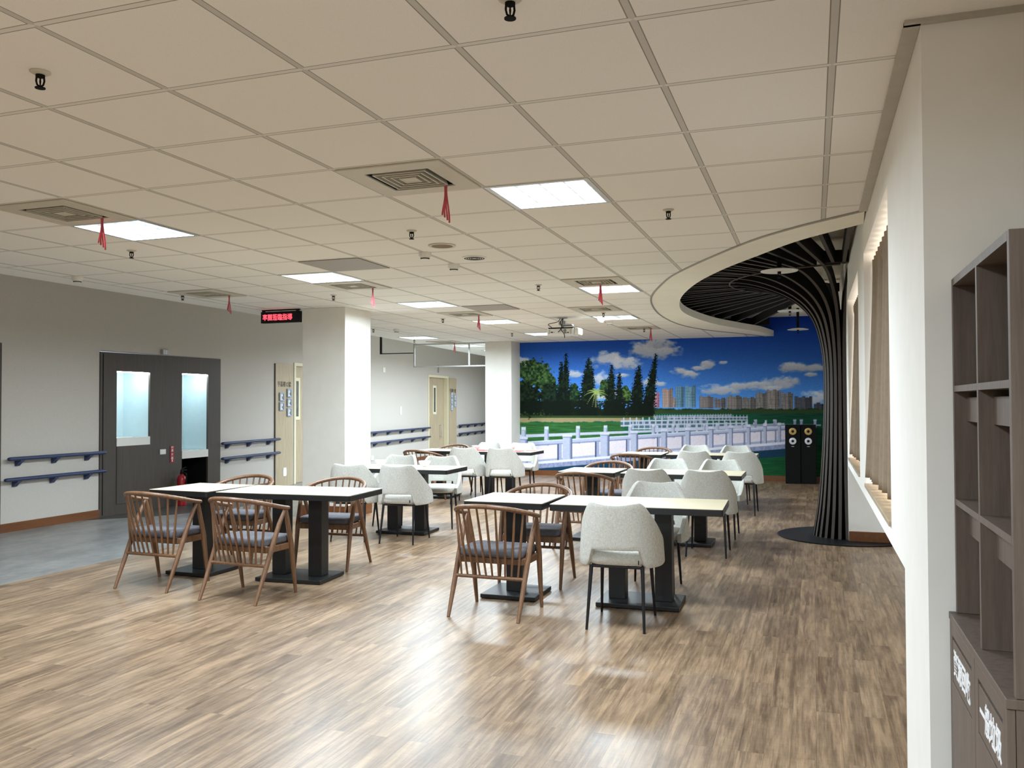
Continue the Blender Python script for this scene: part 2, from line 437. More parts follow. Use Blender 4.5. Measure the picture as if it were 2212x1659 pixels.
# left wall
T = 0.14
lw = MB()
lw.box(XL-T, XL, -6.2, 8.585, 0, 3.0); lw.box(XL-T, XL, 8.585, 10.945, 2.118, 3.0)
def seg_b(mb, y0, y1, z0, z1, t=T, off=0.0):
    x0, x1 = wall_b(y0)+off, wall_b(y1)+off
    return mb.prism([[(x0, y0), (x1, y1), (x1-t, y1), (x0-t, y0)]], lambda p: (p[0], p[1], z0), lambda p: (p[0], p[1], z1))
DOORS = ((13.28, 14.9), (20.13, 21.66))
for a, b in ((10.945, 13.28), (14.9, 20.13), (21.66, 27)): seg_b(lw, a, b, 0, 3.0)
for a, b in DOORS: seg_b(lw, a, b, 2.13, 3.0)
struct('wall_left', lw, M['wall_warm'])
bb = MB(); bb.box(XL, XL+0.014, -6.2, 8.59, 0, 0.10)
struct('baseboard_left', bb, M['baseboard'])
bb = MB()
for a, b in ((10.95, 12.6), (14.95, 20.05), (22.4, 27)): seg_b(bb, a, b, 0, 0.10, 0.014, 0.014)
struct('baseboard_corridor', bb, M['baseboard'])
# far, rear and near walls
struct('wall_back', B(-5.72, 0.9, YM+0.012, YM+0.2, 0, UP+0.05), M['wall_white'])
struct('wall_corridor', B(-5.72, -5.6, YM+0.2, 27, 0, 3.0), M['wall_warm'])
struct('wall_end', B(-10.6, -5.6, 27, 27.15, 0, 3.0), M['wall_warm'])
struct('wall_rear', B(-10.4, 3.2, -6.35, -6.2, 0, 3.0), M['wall_white'])
struct('baseboard_back', B(-5.54, 0.33, YM-0.022, YM, 0, 0.10), M['baseboard'])
# window wall: pier, sill band over a knee recess, two openings, far block
W1, W2, ZS, ZH = (4.32, 6.30), (7.10, 9.14), 0.88, 2.44
wr = MB()
wr.prism([[(2.985, 0), (3.72, 0), (3.72, 0.777), (9.49, 0.777), (9.49, 0), (YM+0.1, 0), (YM+0.1, UP+0.05), (2.985, UP+0.05)],
          [(W1[0], ZS), (W1[1], ZS), (W1[1], ZH), (W1[0], ZH)], [(W2[0], ZS), (W2[1], ZS), (W2[1], ZH), (W2[0], ZH)]],
         lambda p: (XR, p[0], p[1]), lambda p: (XR+0.47, p[0], p[1]))
wr.box(0.80, 0.95, 2.985, YM+0.1, 0, 3.0)
wr.box(0.80, 3.2, 2.985, 3.2, 0, UP)
struct('wall_right', wr, M['wall_white'])
struct('wall_right_near', B(0.735, 0.9, -6.2, 2.984, 0, UP), M['wall_white'])
bb = MB(); bb.box(XR, 0.80, 9.466, 9.49, 0, 0.11); bb.box(0.786, 0.80, 3.72, 9.466, 0, 0.11); bb.box(XR-0.014, XR, 10.5, YM-0.03, 0, 0.11)
struct('baseboard_right', bb, M['baseboard'])
for k, (a, b) in enumerate((W1, W2)):
    w = B(0.795, 0.799, a, b, ZS, ZH).build('window_%d' % (k+1), M['daylight']); tag(w, kind='structure')
    fr = MB()
    for y in (a+0.02, (a+b)/2, b-0.02): fr.box(0.765, 0.794, y-0.02, y+0.02, ZS, ZH)
    for z in (ZS+0.02, ZH-0.02): fr.box(0.766, 0.794, a, b, z-0.02, z+0.02)
    fr.build('window_frame', M['alu'], w)
    B(XR-0.012, 0.765, a+0.002, b-0.002, ZS-0.022, ZS+0.004).build('window_sill', M['sill'], w, bevel=0.003)
# pillars
struct('wall_pillar', B(-6.10, -5.485, 9.42, 10.075, 0, HC), M['pillar'], bevel=0.006)
struct('wall_pillar', B(-6.085, -5.54, 15.83, YM+0.3, 0, HC), M['pillar'], bevel=0.006)
def pillar_base(x0, x1, y0, y1):
    return MB().prism([[(x0-.014, y0-.014), (x1+.014, y0-.014), (x1+.014, y1+.014), (x0-.014, y1+.014)], [(x0, y0), (x0, y1), (x1, y1), (x1, y0)]],
                      lambda p: (p[0], p[1], 0), lambda p: (p[0], p[1], 0.155))
struct('baseboard_pillar', pillar_base(-6.10, -5.485, 9.42, 10.075), M['baseboard'])
struct('baseboard_pillar', pillar_base(-6.085, -5.54, 15.83, YM+0.3), M['baseboard'])

# ------------------------------------------------------------------ mural (a printed lake view on the far wall)
def vnoise(x, y, seed=0):
    xi, yi = np.floor(x).astype(np.int64), np.floor(y).astype(np.int64); xf, yf = x-xi, y-yi
    xf, yf = xf*xf*(3-2*xf), yf*yf*(3-2*yf)
    def h(a, b):
        n = (a*374761393 + b*668265263 + seed*982451653) & 0x7fffffff
        n = ((n ^ (n >> 13))*1274126177) & 0x7fffffff
        return ((n ^ (n >> 16)) & 0xffff)/65535.0
    return (h(xi, yi)*(1-xf)+h(xi+1, yi)*xf)*(1-yf) + (h(xi, yi+1)*(1-xf)+h(xi+1, yi+1)*xf)*yf
def fbm(x, y, seed=0, o=4):
    s, a, t = 0, 0.5, 0
    for k in range(o):
        s = s+a*vnoise(x*2**k, y*2**k, seed+k); t += a; a *= 0.5
    return s/t
def mural():
    nx, nz = 780, 390; X0, X1, Z0, Z1 = -5.72, 0.6, 0.0, UP+0.03
    gx, gz = np.meshgrid(np.linspace(X0, X1, nx), np.linspace(Z0, Z1, nz))
    # picture coordinates: a runs 0..2212 left to right, b 0..1281 top to bottom of the print
    rx, rz = gx, gz-EYE
    dx = R_.x*rx+R_.y*YM+R_.z*rz; du = U_.x*rx+U_.y*YM+U_.z*rz; dd = F_.x*rx+F_.y*YM+F_.z*rz
    a = (1106+F_PX*dx/dd-1100)*2.91; b = (829.5-F_PX*du/dd-660)*2.91
    C = np.zeros(a.shape+(3,))
    def put(mask, col):
        mask = np.clip(mask, 0, 1)[..., None]; C[:] = C*(1-mask)+np.asarray(col, float)*mask
    def soft(d, w=4.0): return np.clip(0.5-d/w, 0, 1)          # d<0 inside
    def band(x0, x1, y0, y1, w=3.0):
        return soft(np.maximum(np.maximum(x0-a, a-x1), np.maximum(y0-b, b-y1)), w)
    def poly(pts, w=3.0):                                      # convex, clockwise on the print
        d = np.full(a.shape, -1e9)
        for (px, py), (qx, qy) in zip(pts, pts[1:]+pts[:1]):
            l = math.hypot(qx-px, qy-py)+1e-9
            d = np.maximum(d, ((a-px)*(qy-py)-(b-py)*(qx-px))/l)
        return soft(d, w)
    # sky
    t = np.clip((b-60)/600, 0, 1)[..., None]
    C[:] = (1-t)*np.array([14, 54, 158.])+t*np.array([96, 166, 246.])
    n1 = fbm(a/150, b/70, 3)
    clouds = [(620, 340, 120, 55), (740, 365, 110, 45), (870, 285, 130, 60), (980, 285, 90, 45), (940, 230, 90, 40), (80, 350, 60, 40), (570, 460, 70, 45), (430, 430, 60, 28), (880, 480, 70, 26), (950, 492, 50, 18), (720, 437, 50, 14),
              (1075, 412, 60, 24), (1145, 432, 60, 26), (1245, 368, 50, 26), (1200, 395, 60, 16), (1350, 358, 36, 12), (1790, 390, 110, 34), (1925, 390, 70, 32), (1885, 432, 50, 14),
              (1340, 530, 160, 34), (1470, 505, 130, 28), (1580, 495, 90, 18), (1700, 490, 130, 42), (1760, 470, 80, 30), (1640, 520, 120, 24), (1930, 590, 110, 50), (620, 560, 160, 40)]
    for k, (cx, cy, rx_, ry_) in enumerate(clouds):
        d = np.sqrt(((a-cx)/rx_)**2+((b-cy)/ry_)**2)+(fbm(a/42+k*7, b/26, 11+k % 3, 5)-0.5)*1.35
        m = np.clip((1.02-d)/0.55, 0, 1)
        sh = np.clip((b-cy)/ry_*0.5+0.5, 0, 1)[..., None]
        col = np.array([236, 236, 238.])*(1-sh)+np.array([168, 174, 190.])*sh
        mm = (m*0.92)[..., None]; C[:] = C*(1-mm)+col*mm
    # skyline
    bl = [(905, 945, 545, 640, (168, 120, 140)), (962, 1028, 520, 640, (150, 130, 122)), (1028, 1048, 575, 640, (140, 124, 118)), (1046, 1100, 505, 640, (92, 128, 150)), (1106, 1172, 503, 640, (104, 140, 160)),
          (1196, 1285, 568, 645, (120, 112, 112)), (1290, 1362, 580, 645, (104, 100, 104)), (1366, 1462, 566, 650, (118, 112, 110)), (1462, 1550, 575, 655, (108, 106, 106)), (1550, 1620, 545, 660, (118, 114, 112)), (1620, 1702, 528, 660, (126, 120, 116)), (1705, 1785, 545, 660, (114, 110, 110)), (1793, 1905, 570, 660, (74, 76, 84)), (1915, 1990, 610, 660, (60, 64, 74))]
    for x0, x1, y0, y1, col in bl:
        m = band(x0, x1, y0+8*((a/23).astype(int) % 2), y1)
        win = 0.95+0.45*(((a-x0)/10 % 1) > 0.45)*(((b-y0)/9 % 1) > 0.35)-0.25*((((a-x0)/(x1-x0)) > 0.62))
        mm = m[..., None]; C[:] = C*(1-mm)+np.array(col, float)*win[..., None]*mm
    put(soft(640+18*fbm(a/22, b*0+3, 5)-b-0, 6)*soft(b-690), (40, 58, 34))
    put(soft(640+20*fbm(a/26, b*0+9, 8)-b+6, 8)*soft(b-690)*soft(905-a, 10)*0.8, np.array([52, 74, 44]))
    # water
    g = np.clip((b-680)/420, 0, 1)[..., None]; rip = fbm(a/70, b/5, 21)[..., None]
    wl = (np.array([30, 92, 70.])*(1-g)+np.array([34, 104, 56.])*g)
    wl = wl*np.clip(1-(a-900)/4200, 0.7, 1)[..., None]*(0.75+0.5*rip)
    m = soft(678-b)[..., None]; C[:] = C*(1-m)+wl*m
    m = (soft(735-b)*soft(a-720, 30))[..., None]; wl2 = np.array([48, 98, 50.])*(0.7+0.6*rip)
    C[:] = C*(1-m)+wl2*m
    put(soft(670-b)*soft(b-712+10*fbm(a/40, b*0, 4))*soft(a-920, 20), (62, 84, 44))
    put(soft(706-b)*soft(b-738+14*fbm(a/30, b*0, 14))*soft(a-830, 40), (150, 138, 100))
    put(soft(690-b)*soft(b-706)*soft(a-900, 40)*0.7, (40, 58, 30))
    # trees
    det = fbm(a/11, b/11, 31, 4); det2 = fbm(a/5, b/4, 37, 3)
    def canopy(cx, cy, rx_, ry_, lo, hi):
        d = np.sqrt(((a-cx)/rx_)**2+((b-cy)/ry_)**2)+(fbm(a/26, b/22, 41, 4)-0.5)*0.9
        m = (d < 0.95).astype(float)*0.97
        c = np.array(lo, float)+(np.array(hi, float)-np.array(lo, float))*np.clip((det-0.3)*2.2, 0, 1)[..., None]*np.clip(1.1-(b-cy)/ry_*0.5, 0.2, 1.2)[..., None]
        mm = m[..., None]; C[:] = C*(1-mm)+c*mm
    canopy(90, 560, 80, 130, (12, 24, 14), (40, 66, 34)); canopy(160, 430, 110, 100, (20, 40, 22), (84, 116, 60)); canopy(220, 470, 70, 90, (22, 44, 24), (78, 110, 58))
    canopy(120, 590, 110, 110, (8, 16, 10), (28, 46, 26)); canopy(250, 590, 70, 100, (8, 16, 10), (30, 50, 28))
    canopy(400, 580, 50, 80, (12, 26, 16), (48, 78, 40)); canopy(735, 560, 40, 60, (20, 40, 18), (96, 126, 58)); canopy(600, 520, 40, 60, (16, 34, 18), (70, 104, 50))
    for cx, ty, hw, lean in ((330, 355, 55, 0), (358, 300, 46, -10), (500, 328, 70, -18), (515, 350, 40, 8), (645, 372, 56, -10), (690, 420, 44, 6), (815, 370, 62, -16), (925, 300, 52, -62), (880, 470, 48, -10)):
        t_ = np.clip((b-ty)/(690-ty), 0, 1.01)
        w_ = hw*1.12*(0.08+0.95*t_**0.8)*(0.62+0.42*np.abs(((b*0.062+det*1.7) % 1)-0.5)*2)+(det2-0.5)*34
        m = ((np.abs(a-cx-lean*t_) < w_)*(b > ty)*(b < 692)).astype(float)
        c = np.array([9, 20, 13.])+np.array([36, 52, 30.])*np.clip((det-0.42)*2.4, 0, 1)[..., None]*(1-0.65*t_[..., None])
        mm = m[..., None]; C[:] = C*(1-mm)+c*mm
    put(((b > 600)*(b < 692)*(a > 60)*(a < 905)*(det > 0.36)).astype(float)*0.85, (10, 20, 12))
    for k in range(11):                                        # palm crown
        th = -2.9+k*0.53; L = 70
        for s_ in np.linspace(0.1, 1, 9):
            px, py = 545+math.cos(th)*L*s_*1.05, 545+math.sin(th)*L*s_*0.8+34*s_*s_
            put(soft(np.hypot(a-px, (b-py)*1.3)-(6.5-4*s_), 3)*0.9, (150, 172, 96))
    put(band(539, 549, 560, 640), (96, 96, 70))
    # the white bridge: distant zigzag, deck, two railings
    W_, S_, D_, K_ = (190, 196, 218), (128, 138, 172), (226, 218, 230), (58, 70, 104)
    for (x0, y0), (x1, y1), h, step in (((905, 694), (1400, 686), 14, 16), ((1000, 700), (1500, 698), 22, 22), ((700, 722), (1240, 712), 34, 40), ((760, 745), (1500, 735), 30, 36), ((900, 778), (1730, 738), 46, 62)):
        tt = (a-x0)/(x1-x0); yb = y0+(y1-y0)*tt; ins = soft(np.maximum(x0-a, a-x1))
        put(ins*soft(np.abs(b-(yb+h*0.62))-h*0.45)*0.75, (92, 112, 132))
        put(ins*soft(np.abs(b-yb-h*0.15)-h*0.14), W_); put(ins*soft(np.abs(b-yb-h*1.0)-h*0.14), W_)
        put(ins*soft(np.abs(((a-x0) % step)-step/2)-step*0.10)*soft(np.abs(b-yb-h*0.35)-h*0.85), W_)
    put(soft(np.maximum(np.maximum((868-0.050*(a-60))-b, b-(985-0.080*(a-200))), a-1745)), D_)
    # rear railing
    y = 815-0.036*(a-60); ins = soft(a-1735); hh = np.clip(66-(a-60)*0.022, 26, 70)
    put(ins*soft(np.abs(b-y-hh*0.10)-hh*0.15), W_); put(ins*soft(np.abs(b-y-hh*0.85)-hh*0.14), S_)
    for px in (90, 234, 432, 605, 760, 905, 1030, 1130, 1225, 1310, 1390, 1465, 1540, 1610, 1670):
        yt = 815-0.036*(px-60); w_ = max(7, 15-(px-90)*0.006); hp = max(26, 66-(px-60)*0.022)
        put(band(px-w_, px+w_, yt-hp*0.45, yt+hp*1.15), (180, 186, 208)); put(band(px+w_*0.5, px+w_, yt-hp*0.4, yt+hp*1.15), S_)
        put(soft(np.maximum(np.abs(a-px)-w_*0.95, np.abs(b-yt+hp*0.62)-hp*0.16)), (198, 204, 222))
    for px in (1548, 1668, 1795, 1836, 1922): put(band(px-8, px+8, 722, 770), (150, 158, 182)); put(band(px-10, px+10, 716, 726), (170, 176, 198))
    put(soft(np.abs(b-752)-5)*soft(1500-a)*soft(a-1960), (140, 150, 174))
    # front railing: posts, a deep top rail and openings that show the deck
    posts = [(85, 30), (365, 29), (600, 28), (785, 23), (972, 19), (1122, 16), (1268, 14), (1392, 13), (1504, 12), (1607, 11), (1697, 10)]
    def ytop(x): return 858-0.060*(x-100)
    def ycurb(x): return 982-0.083*(x-200)
    yt_, yc_ = ytop(a), ycurb(a); ins = soft(a-1735)
    put(ins*soft(np.maximum(yt_-b, b-(yt_+0.17*(yc_-yt_))))*1.0, (178, 186, 212)); put(ins*soft(np.abs(b-yt_-0.19*(yc_-yt_))-3.5), S_); put(ins*soft(np.abs(b-yt_)-3), (214, 218, 234))
    put(ins*soft(np.maximum((yc_-14)-b, b-yc_)), (166, 174, 202))
    for (p0, w0), (p1, w1) in zip(posts, posts[1:]+[(1760, 9)]):      # stub post and dark reveal at the end of each opening
        q = p1-w1-6; put(soft(np.maximum(np.maximum(q-w1*0.75-a, a-q), np.maximum(yt_+0.2*(yc_-yt_)-b, b-yc_)))*ins, (160, 168, 198))
        put(soft(np.maximum(np.maximum(q-w1*0.95-a, a-(q-w1*0.65)), np.maximum(yt_+0.2*(yc_-yt_)-b, b-yc_)))*ins, K_)
    for px, w_ in posts:
        yt, yb = ytop(px)-22+px*0.006, ycurb(px)+2
        put(band(px-w_, px+w_, yt, yb), (182, 189, 213)); put(band(px+w_*0.55, px+w_, yt, yb), S_); put(band(px+w_*0.9, px+w_*1.05, yt, yb), K_)
        put(band(px-w_*1.05, px+w_*1.05, yt-14, yt+3), (206, 211, 229)); put(band(px-w_*0.9, px+w_*0.9, yt+3, yt+8), S_)
    # edge slab, shaded side, water under it
    y = 985-0.080*(a-200)
    put(ins*soft(np.abs(b-y-4)-9), (224, 226, 240)); st = (0.82+0.36*fbm(a/9, b/22, 61, 3))[..., None]; m = (ins*soft(np.abs(b-y-26)-16))[..., None]; C[:] = C*(1-m)+np.array([142, 150, 182.])*st*m
    put(ins*soft(np.abs(b-y-62)-24), (26, 60, 84))
    C[:] = C*(0.93+0.14*fbm(a/3.0, b/3.0, 51, 2))[..., None]
    C[:] = np.clip(C, 0, 255)
    cl = C/255; cl = np.where(cl <= 0.04045, cl/12.92, ((cl+0.055)/1.055)**2.4)
    me = bpy.data.meshes.new('wall_mural')
    vs = np.stack([gx, np.full_like(gx, YM), gz], -1).reshape(-1, 3)
    idx = np.arange(nx*nz).reshape(nz, nx)
    q = np.stack([idx[:-1, :-1], idx[:-1, 1:], idx[1:, 1:], idx[1:, :-1]], -1).reshape(-1, 4)
    nb = len(vs)                                               # a thin backing makes the print a sheet with thickness
    ring_ = np.concatenate([idx[0, :], idx[1:, -1], idx[-1, -2::-1], idx[-2:0:-1, 0]])
    back = vs[ring_]+np.array([0, 0.010, 0]); m_ = len(ring_)
    vs2 = np.concatenate([vs, back])
    nq = len(q); side = np.stack([ring_, nb+np.arange(m_), nb+(np.arange(m_)+1) % m_, np.roll(ring_, -1)], -1)
    q = np.concatenate([q, side])
    me.vertices.add(len(vs2)); me.vertices.foreach_set('co', vs2.ravel().astype(np.float32))
    me.loops.add(len(q)*4); me.loops.foreach_set('vertex_index', q.ravel().astype(np.int32))
    me.polygons.add(len(q)); me.polygons.foreach_set('loop_start', (np.arange(len(q))*4).astype(np.int32))
    at = me.color_attributes.new('print', 'FLOAT_COLOR', 'POINT')
    cols = np.ones((len(vs2), 4), np.float32); cols[:nb, :3] = cl.reshape(-1, 3); cols[nb:, :3] = 0.6
    at.data.foreach_set('color', cols.ravel())
    me.update(calc_edges=True); me.validate()
    t = NT('printed lake mural'); vc = t.n('VertexColor'); vc.layer_name = 'print'
    t.base(vc.outputs['Color']); t.set(0.6, 0, 0.08)
    me.materials.append(t.m)
    o = bpy.data.objects.new('mural', me); COL.objects.link(o)
    tag(o, 'wall mural of a lake, white zigzag bridge, pines and towers on the far wall', 'mural')
mural()

# ================================================================== CEILING FITTINGS
def make_light():
    r = thing('ceiling_light', '', 'ceiling light', group='square ceiling lights')
    h = 0.280
    MB().prism([sq((0, 0), 0.298), sq((0, 0), h-0.012)[::-1]], lambda p: (*p, -0.004), lambda p: (*p, 0.0)).build('frame', M['alu'], r)
    hs = MB()
    for x0, x1, y0, y1 in ((-h, -h+.006, -h, h), (h-.006, h, -h, h), (-h, h, -h, -h+.006), (-h, h, h-.006, h)): hs.box(x0, x1, y0, y1, 0.001, 0.09)
    hs.box(-h, h, -h, h, 0.09, 0.096)
    hs.build('housing', M['white_plastic'], r)
    B(-h+.008, h-.008, -h+.008, h-.008, 0.058, 0.066).build('diffuser', M['light'], r)
    lv = MB()
    for k in (-1, 0, 1): lv.box(k*0.14-0.002, k*0.14+0.002, -h+.008, h-.008, 0.008, 0.034)
    for k in (-1.5, -0.5, 0.5, 1.5): lv.box(-h+.008, h-.008, k*0.125-0.002, k*0.125+0.002, 0.008, 0.034)
    lv.build('louvre', M['alu'], r)
    ld = bpy.data.lights.new('lamp', 'AREA'); ld.shape = 'SQUARE'; ld.size = 0.53; ld.energy = LAMP_W; ld.spread = math.radians(LAMP_SPREAD)
    ld.color = (0.775, 0.905, 1.0)
    lo = bpy.data.objects.new('lamp', ld); COL.objects.link(lo); lo.parent = r; lo.location = (0, 0, -0.002)
    return r
LL = ['large bright square ceiling light nearest the camera, right of the near air vent', 'bright square ceiling light at far left, beside the leftmost air vent', 'square ceiling light above and left of the near pillar',
      'square ceiling light just right of the near pillar top, in the middle of the ceiling', 'square ceiling light left of the curved opening, with white ribbons under it', 'square ceiling light right of the projector',
      'square ceiling light left of the projector, second light behind the near pillar', 'square ceiling light over the corridor, above the pale room door', 'square ceiling light half hidden behind the projector',
      'far ceiling light seen through the glass smoke curtain', 'second ceiling light deep in the corridor behind the glass smoke curtain', 'third ceiling light deep in the corridor, mostly hidden by the far pillar', 'last ceiling light deep in the corridor, hidden by the far pillar', 'ceiling light out of view behind the camera, front right', 'ceiling light out of view behind the camera, front left',
      'ceiling light out of view behind the camera, rear right', 'ceiling light out of view behind the camera, rear left']
spread(make_light, [((*tile(*t), HC), 0, l) for t, l in zip(LIGHTS, LL)])

def make_vent():
    r = thing('air_vent', '', 'air vent', group='square ceiling air vents')
    MB().prism([sq((0, 0), 0.292), sq((0, 0), 0.182)[::-1]], lambda p: (*p, -0.010), lambda p: (*p, -0.0005)).build('face_plate', M['vent'], r, bevel=0.003)
    bx = MB(); bx.box(-.184, .184, -.184, .184, 0.10, 0.105)
    for a, b, c, d in ((-.184, -.182, -.184, .184), (.182, .184, -.184, .184), (-.184, .184, -.184, -.182), (-.184, .184, .182, .184)): bx.box(a, b, c, d, 0.0, 0.10)
    bx.build('throat', M['vent_dark'], r)
    for s_ in (0.150, 0.115, 0.080, 0.045):
        lo = sq((0, 0), s_); hi = sq((0, 0), s_-0.020); mb = MB()
        for k in range(4):
            a, b, c, d = lo[k], lo[(k+1) % 4], hi[(k+1) % 4], hi[k]
            mb.quad((*a, -0.008), (*b, -0.008), (*c, 0.045), (*d, 0.045)); mb.quad((*a, -0.002), (*b, -0.002), (*c, 0.051), (*d, 0.051))
            mb.quad((*a, -0.008), (*b, -0.008), (*b, -0.002), (*a, -0.002))
        mb.prism([sq((0, 0), s_+.002), sq((0, 0), s_-.006)[::-1]], lambda p: (*p, -0.0105), lambda p: (*p, -0.0075))
        if s_ < 0.05: mb.box(-.039, .039, -.039, .039, -.009, -.0076)
        mb.build('louvre', M['vent'], r, fixn=False)
    return r
VL = ['large square air vent nearest the camera, left of the brightest light', 'leftmost square air vent beside the left ceiling light', 'square air vent above the near pillar', 'square air vent behind the light left of the curved opening',
      'square air vent above the light right of the projector', 'small square air vent left of the middle lights, right of the near pillar', 'square air vent near the left wall with a red ribbon, above the two basins', 'far square air vent nearest the mural, right of the projector', 'far square air vent in front of the glass smoke curtain']
spread(make_vent, [((*tile(*t), HC), 0, l) for t, l in zip(VENTS, VL)])

def make_ribbon():
    r = thing('ribbon_streamer', '', 'ribbon', group='ribbons hung from the air vents')
    for k in range(4):
        x = (k-1.5)*0.010; ph = k*1.3
        MB().grid(lambda u, v, x=x, ph=ph: (x*(.35+.75*v)+0.003*math.sin(5*v+ph)+(u-0.5)*0.010, 0.006*math.sin(4*v+ph), -0.012-0.20*v*(0.8+0.07*k)), 2, 10).build('strand', M['ribbon'], r, fixn=False)
    return r
def at_vent(i, dx, dy): x, y = tile(*VENTS[i]); return (x+dx, y+dy, HC)
spread(make_ribbon, [(at_vent(0, 0.13, 0.17), 0.2, 'pink red ribbon hanging from the nearest air vent'), (at_vent(1, 0.13, 0.17), 0.5, 'pale ribbon hanging beside the leftmost ceiling light'), (at_vent(2, 0.13, 0.17), 0.1, 'red ribbon hanging from the vent above the near pillar'),
     (at_vent(3, 0.0, 0.17), 0.3, 'ribbon hanging in front of the light left of the curved opening'), (at_vent(5, 0.13, 0.17), 0.4, 'small ribbon hanging from the vent among the middle lights'), (at_vent(6, 0.15, 0.17), 0.2, 'red ribbon hanging from the vent near the left wall'),
     (at_vent(7, 0.15, 0.17), 0.2, 'red ribbon on the farthest vent near the mural'), (at_vent(8, 0.13, 0.17), 0.2, 'tiny ribbon on the vent by the glass smoke curtain')])

def make_sprinkler():
    r = thing('sprinkler_head', '', 'sprinkler', group='black ceiling sprinkler heads')
    MB().lathe([(0.020, -0.012), (0.036, -0.003), (0.036, -0.0005)], 18).build('escutcheon', M['vent'], r, smooth='auto')
    bd = MB(); bd.lathe([(0.011, -0.022), (0.016, -0.018), (0.016, -0.008), (0.012, -0.004)], 12)
    for s in (-1, 1): bd.tube([(s*0.012, 0, -0.018), (s*0.0135, 0, -0.034), (s*0.010, 0, -0.048), (0.0, 0, -0.055)], 0.0035, 8)
    bd.lathe([(0.002, -0.052), (0.0035, -0.036), (0.002, -0.020)], 8)
    bd.build('frame', M['black_matt'], r, smooth='auto')
    MB().lathe([(0.018, -0.061), (0.018, -0.058), (0.006, -0.054)], 16).build('deflector', M['black_matt'], r, smooth='auto')
    return r
KS = [(-0.84, 2.40, 'black sprinkler head at the top edge of the photo'), (-2.63, 2.36, 'black sprinkler head at upper left, nearest on that side'), (-0.84, 5.38, 'black sprinkler head right of the largest ceiling light'), (-2.63, 5.42, 'black sprinkler head below the nearest air vent'),
      (-5.03, 5.37, 'black sprinkler head under the far left ceiling light'), (-2.63, 8.36, 'black sprinkler head in the middle, left of the vent by the curved opening'), (-5.01, 8.35, 'black sprinkler head above the near pillar'), (-6.55, 7.75, 'small sprinkler head beside the left wall vent'),
      (-4.96, 11.23, 'sprinkler head between the middle lights and the far vent'), (-6.68, 12.36, 'sprinkler head by the right edge of the near pillar'), (-4.87, 13.96, 'sprinkler head left of the light behind the projector'), (-7.08, 14.70, 'small sprinkler head just in front of the glass smoke curtain'),
      (-2.57, 13.87, 'sprinkler head beside the vent nearest the mural'), (-2.63, 11.25, 'sprinkler head in front of the light right of the projector')]
spread(make_sprinkler, [((x, y, HC), 0.6, l) for x, y, l in KS])

def make_detector():
    r = thing('smoke_detector', '', 'smoke detector', group='white smoke detectors')
    MB().lathe([(0.050, -0.030), (0.052, -0.026), (0.052, -0.0005)], 24).build('base', M['white_plastic'], r, smooth='auto')
    MB().lathe([(0.024, -0.058), (0.030, -0.056), (0.044, -0.031), (0.044, -0.028)], 24).build('dome', M['white_plastic'], r, smooth='auto')
    MB().lathe([(0.0345, -0.052), (0.0375, -0.045)], 24).build('sensor_slot', M['black_matt'], r, smooth='auto')
    return r
spread(make_detector, [((x, y, HC), 0, l) for x, y, l in [(-2.92, 6.26, 'white smoke detector left of the round speaker grille'), (-2.93, 6.87, 'white smoke detector right of the other one, below the slotted round grille'), (-6.55, 6.31, 'white smoke detector near the left wall ceiling edge'),
     (-6.37, 12.57, 'white smoke detector just right of the near pillar'), (-2.85, 12.04, 'white smoke detector under the light right of the projector'), (-2.84, 12.55, 'small white smoke detector behind the one under the far light')]])

r = thing('ceiling_speaker', 'round brown mesh ceiling speaker below the nearest air vent', 'ceiling speaker', (-2.66, 6.01, HC))
MB().prism([[(0.105*math.cos(t*PI/16), 0.105*math.sin(t*PI/16)) for t in range(32)], [(0.082*math.cos(-t*PI/16), 0.082*math.sin(-t*PI/16)) for t in range(32)]], lambda p: (*p, -0.008), lambda p: (*p, -0.0005)).build('rim', M['vent'], r, smooth='auto')
MB().lathe([(0.082, -0.005), (0.082, -0.001)], 32).build('grille', plain('brown speaker mesh', (128, 108, 82), 0.7), r)
r = thing('round_vent', 'round white slotted vent disc beside the two smoke detectors', 'round vent', (-2.63, 6.60, HC))
MB().lathe([(0.094, -0.010), (0.100, -0.006), (0.100, -0.0005)], 32).build('disc', M['white_plastic'], r, smooth='auto')
for k, s in enumerate((0.030, 0.048, 0.066, 0.084)):
    MB().prism([[(s*math.cos(t*PI/16), s*math.sin(t*PI/16)) for t in range(32)], [((s-.009)*math.cos(-t*PI/16), (s-.009)*math.sin(-t*PI/16)) for t in range(32)]], lambda p: (*p, -0.0112), lambda p: (*p, -0.009)).build('slot', M['vent_dark'], r)
for (i, j), l in (((-7, 5), 'grey perforated ceiling panel above the near pillar'), ((-7, 11), 'grey perforated ceiling panel right of the middle lights')):
    x, y = tile(i, j); o = B(-.285, .285, -.285, .285, -0.006, -0.0005).build('perforated_panel', M['perf']); o.location = (x, y, HC); tag(o, l, 'ceiling panel', 'grey perforated ceiling panels')

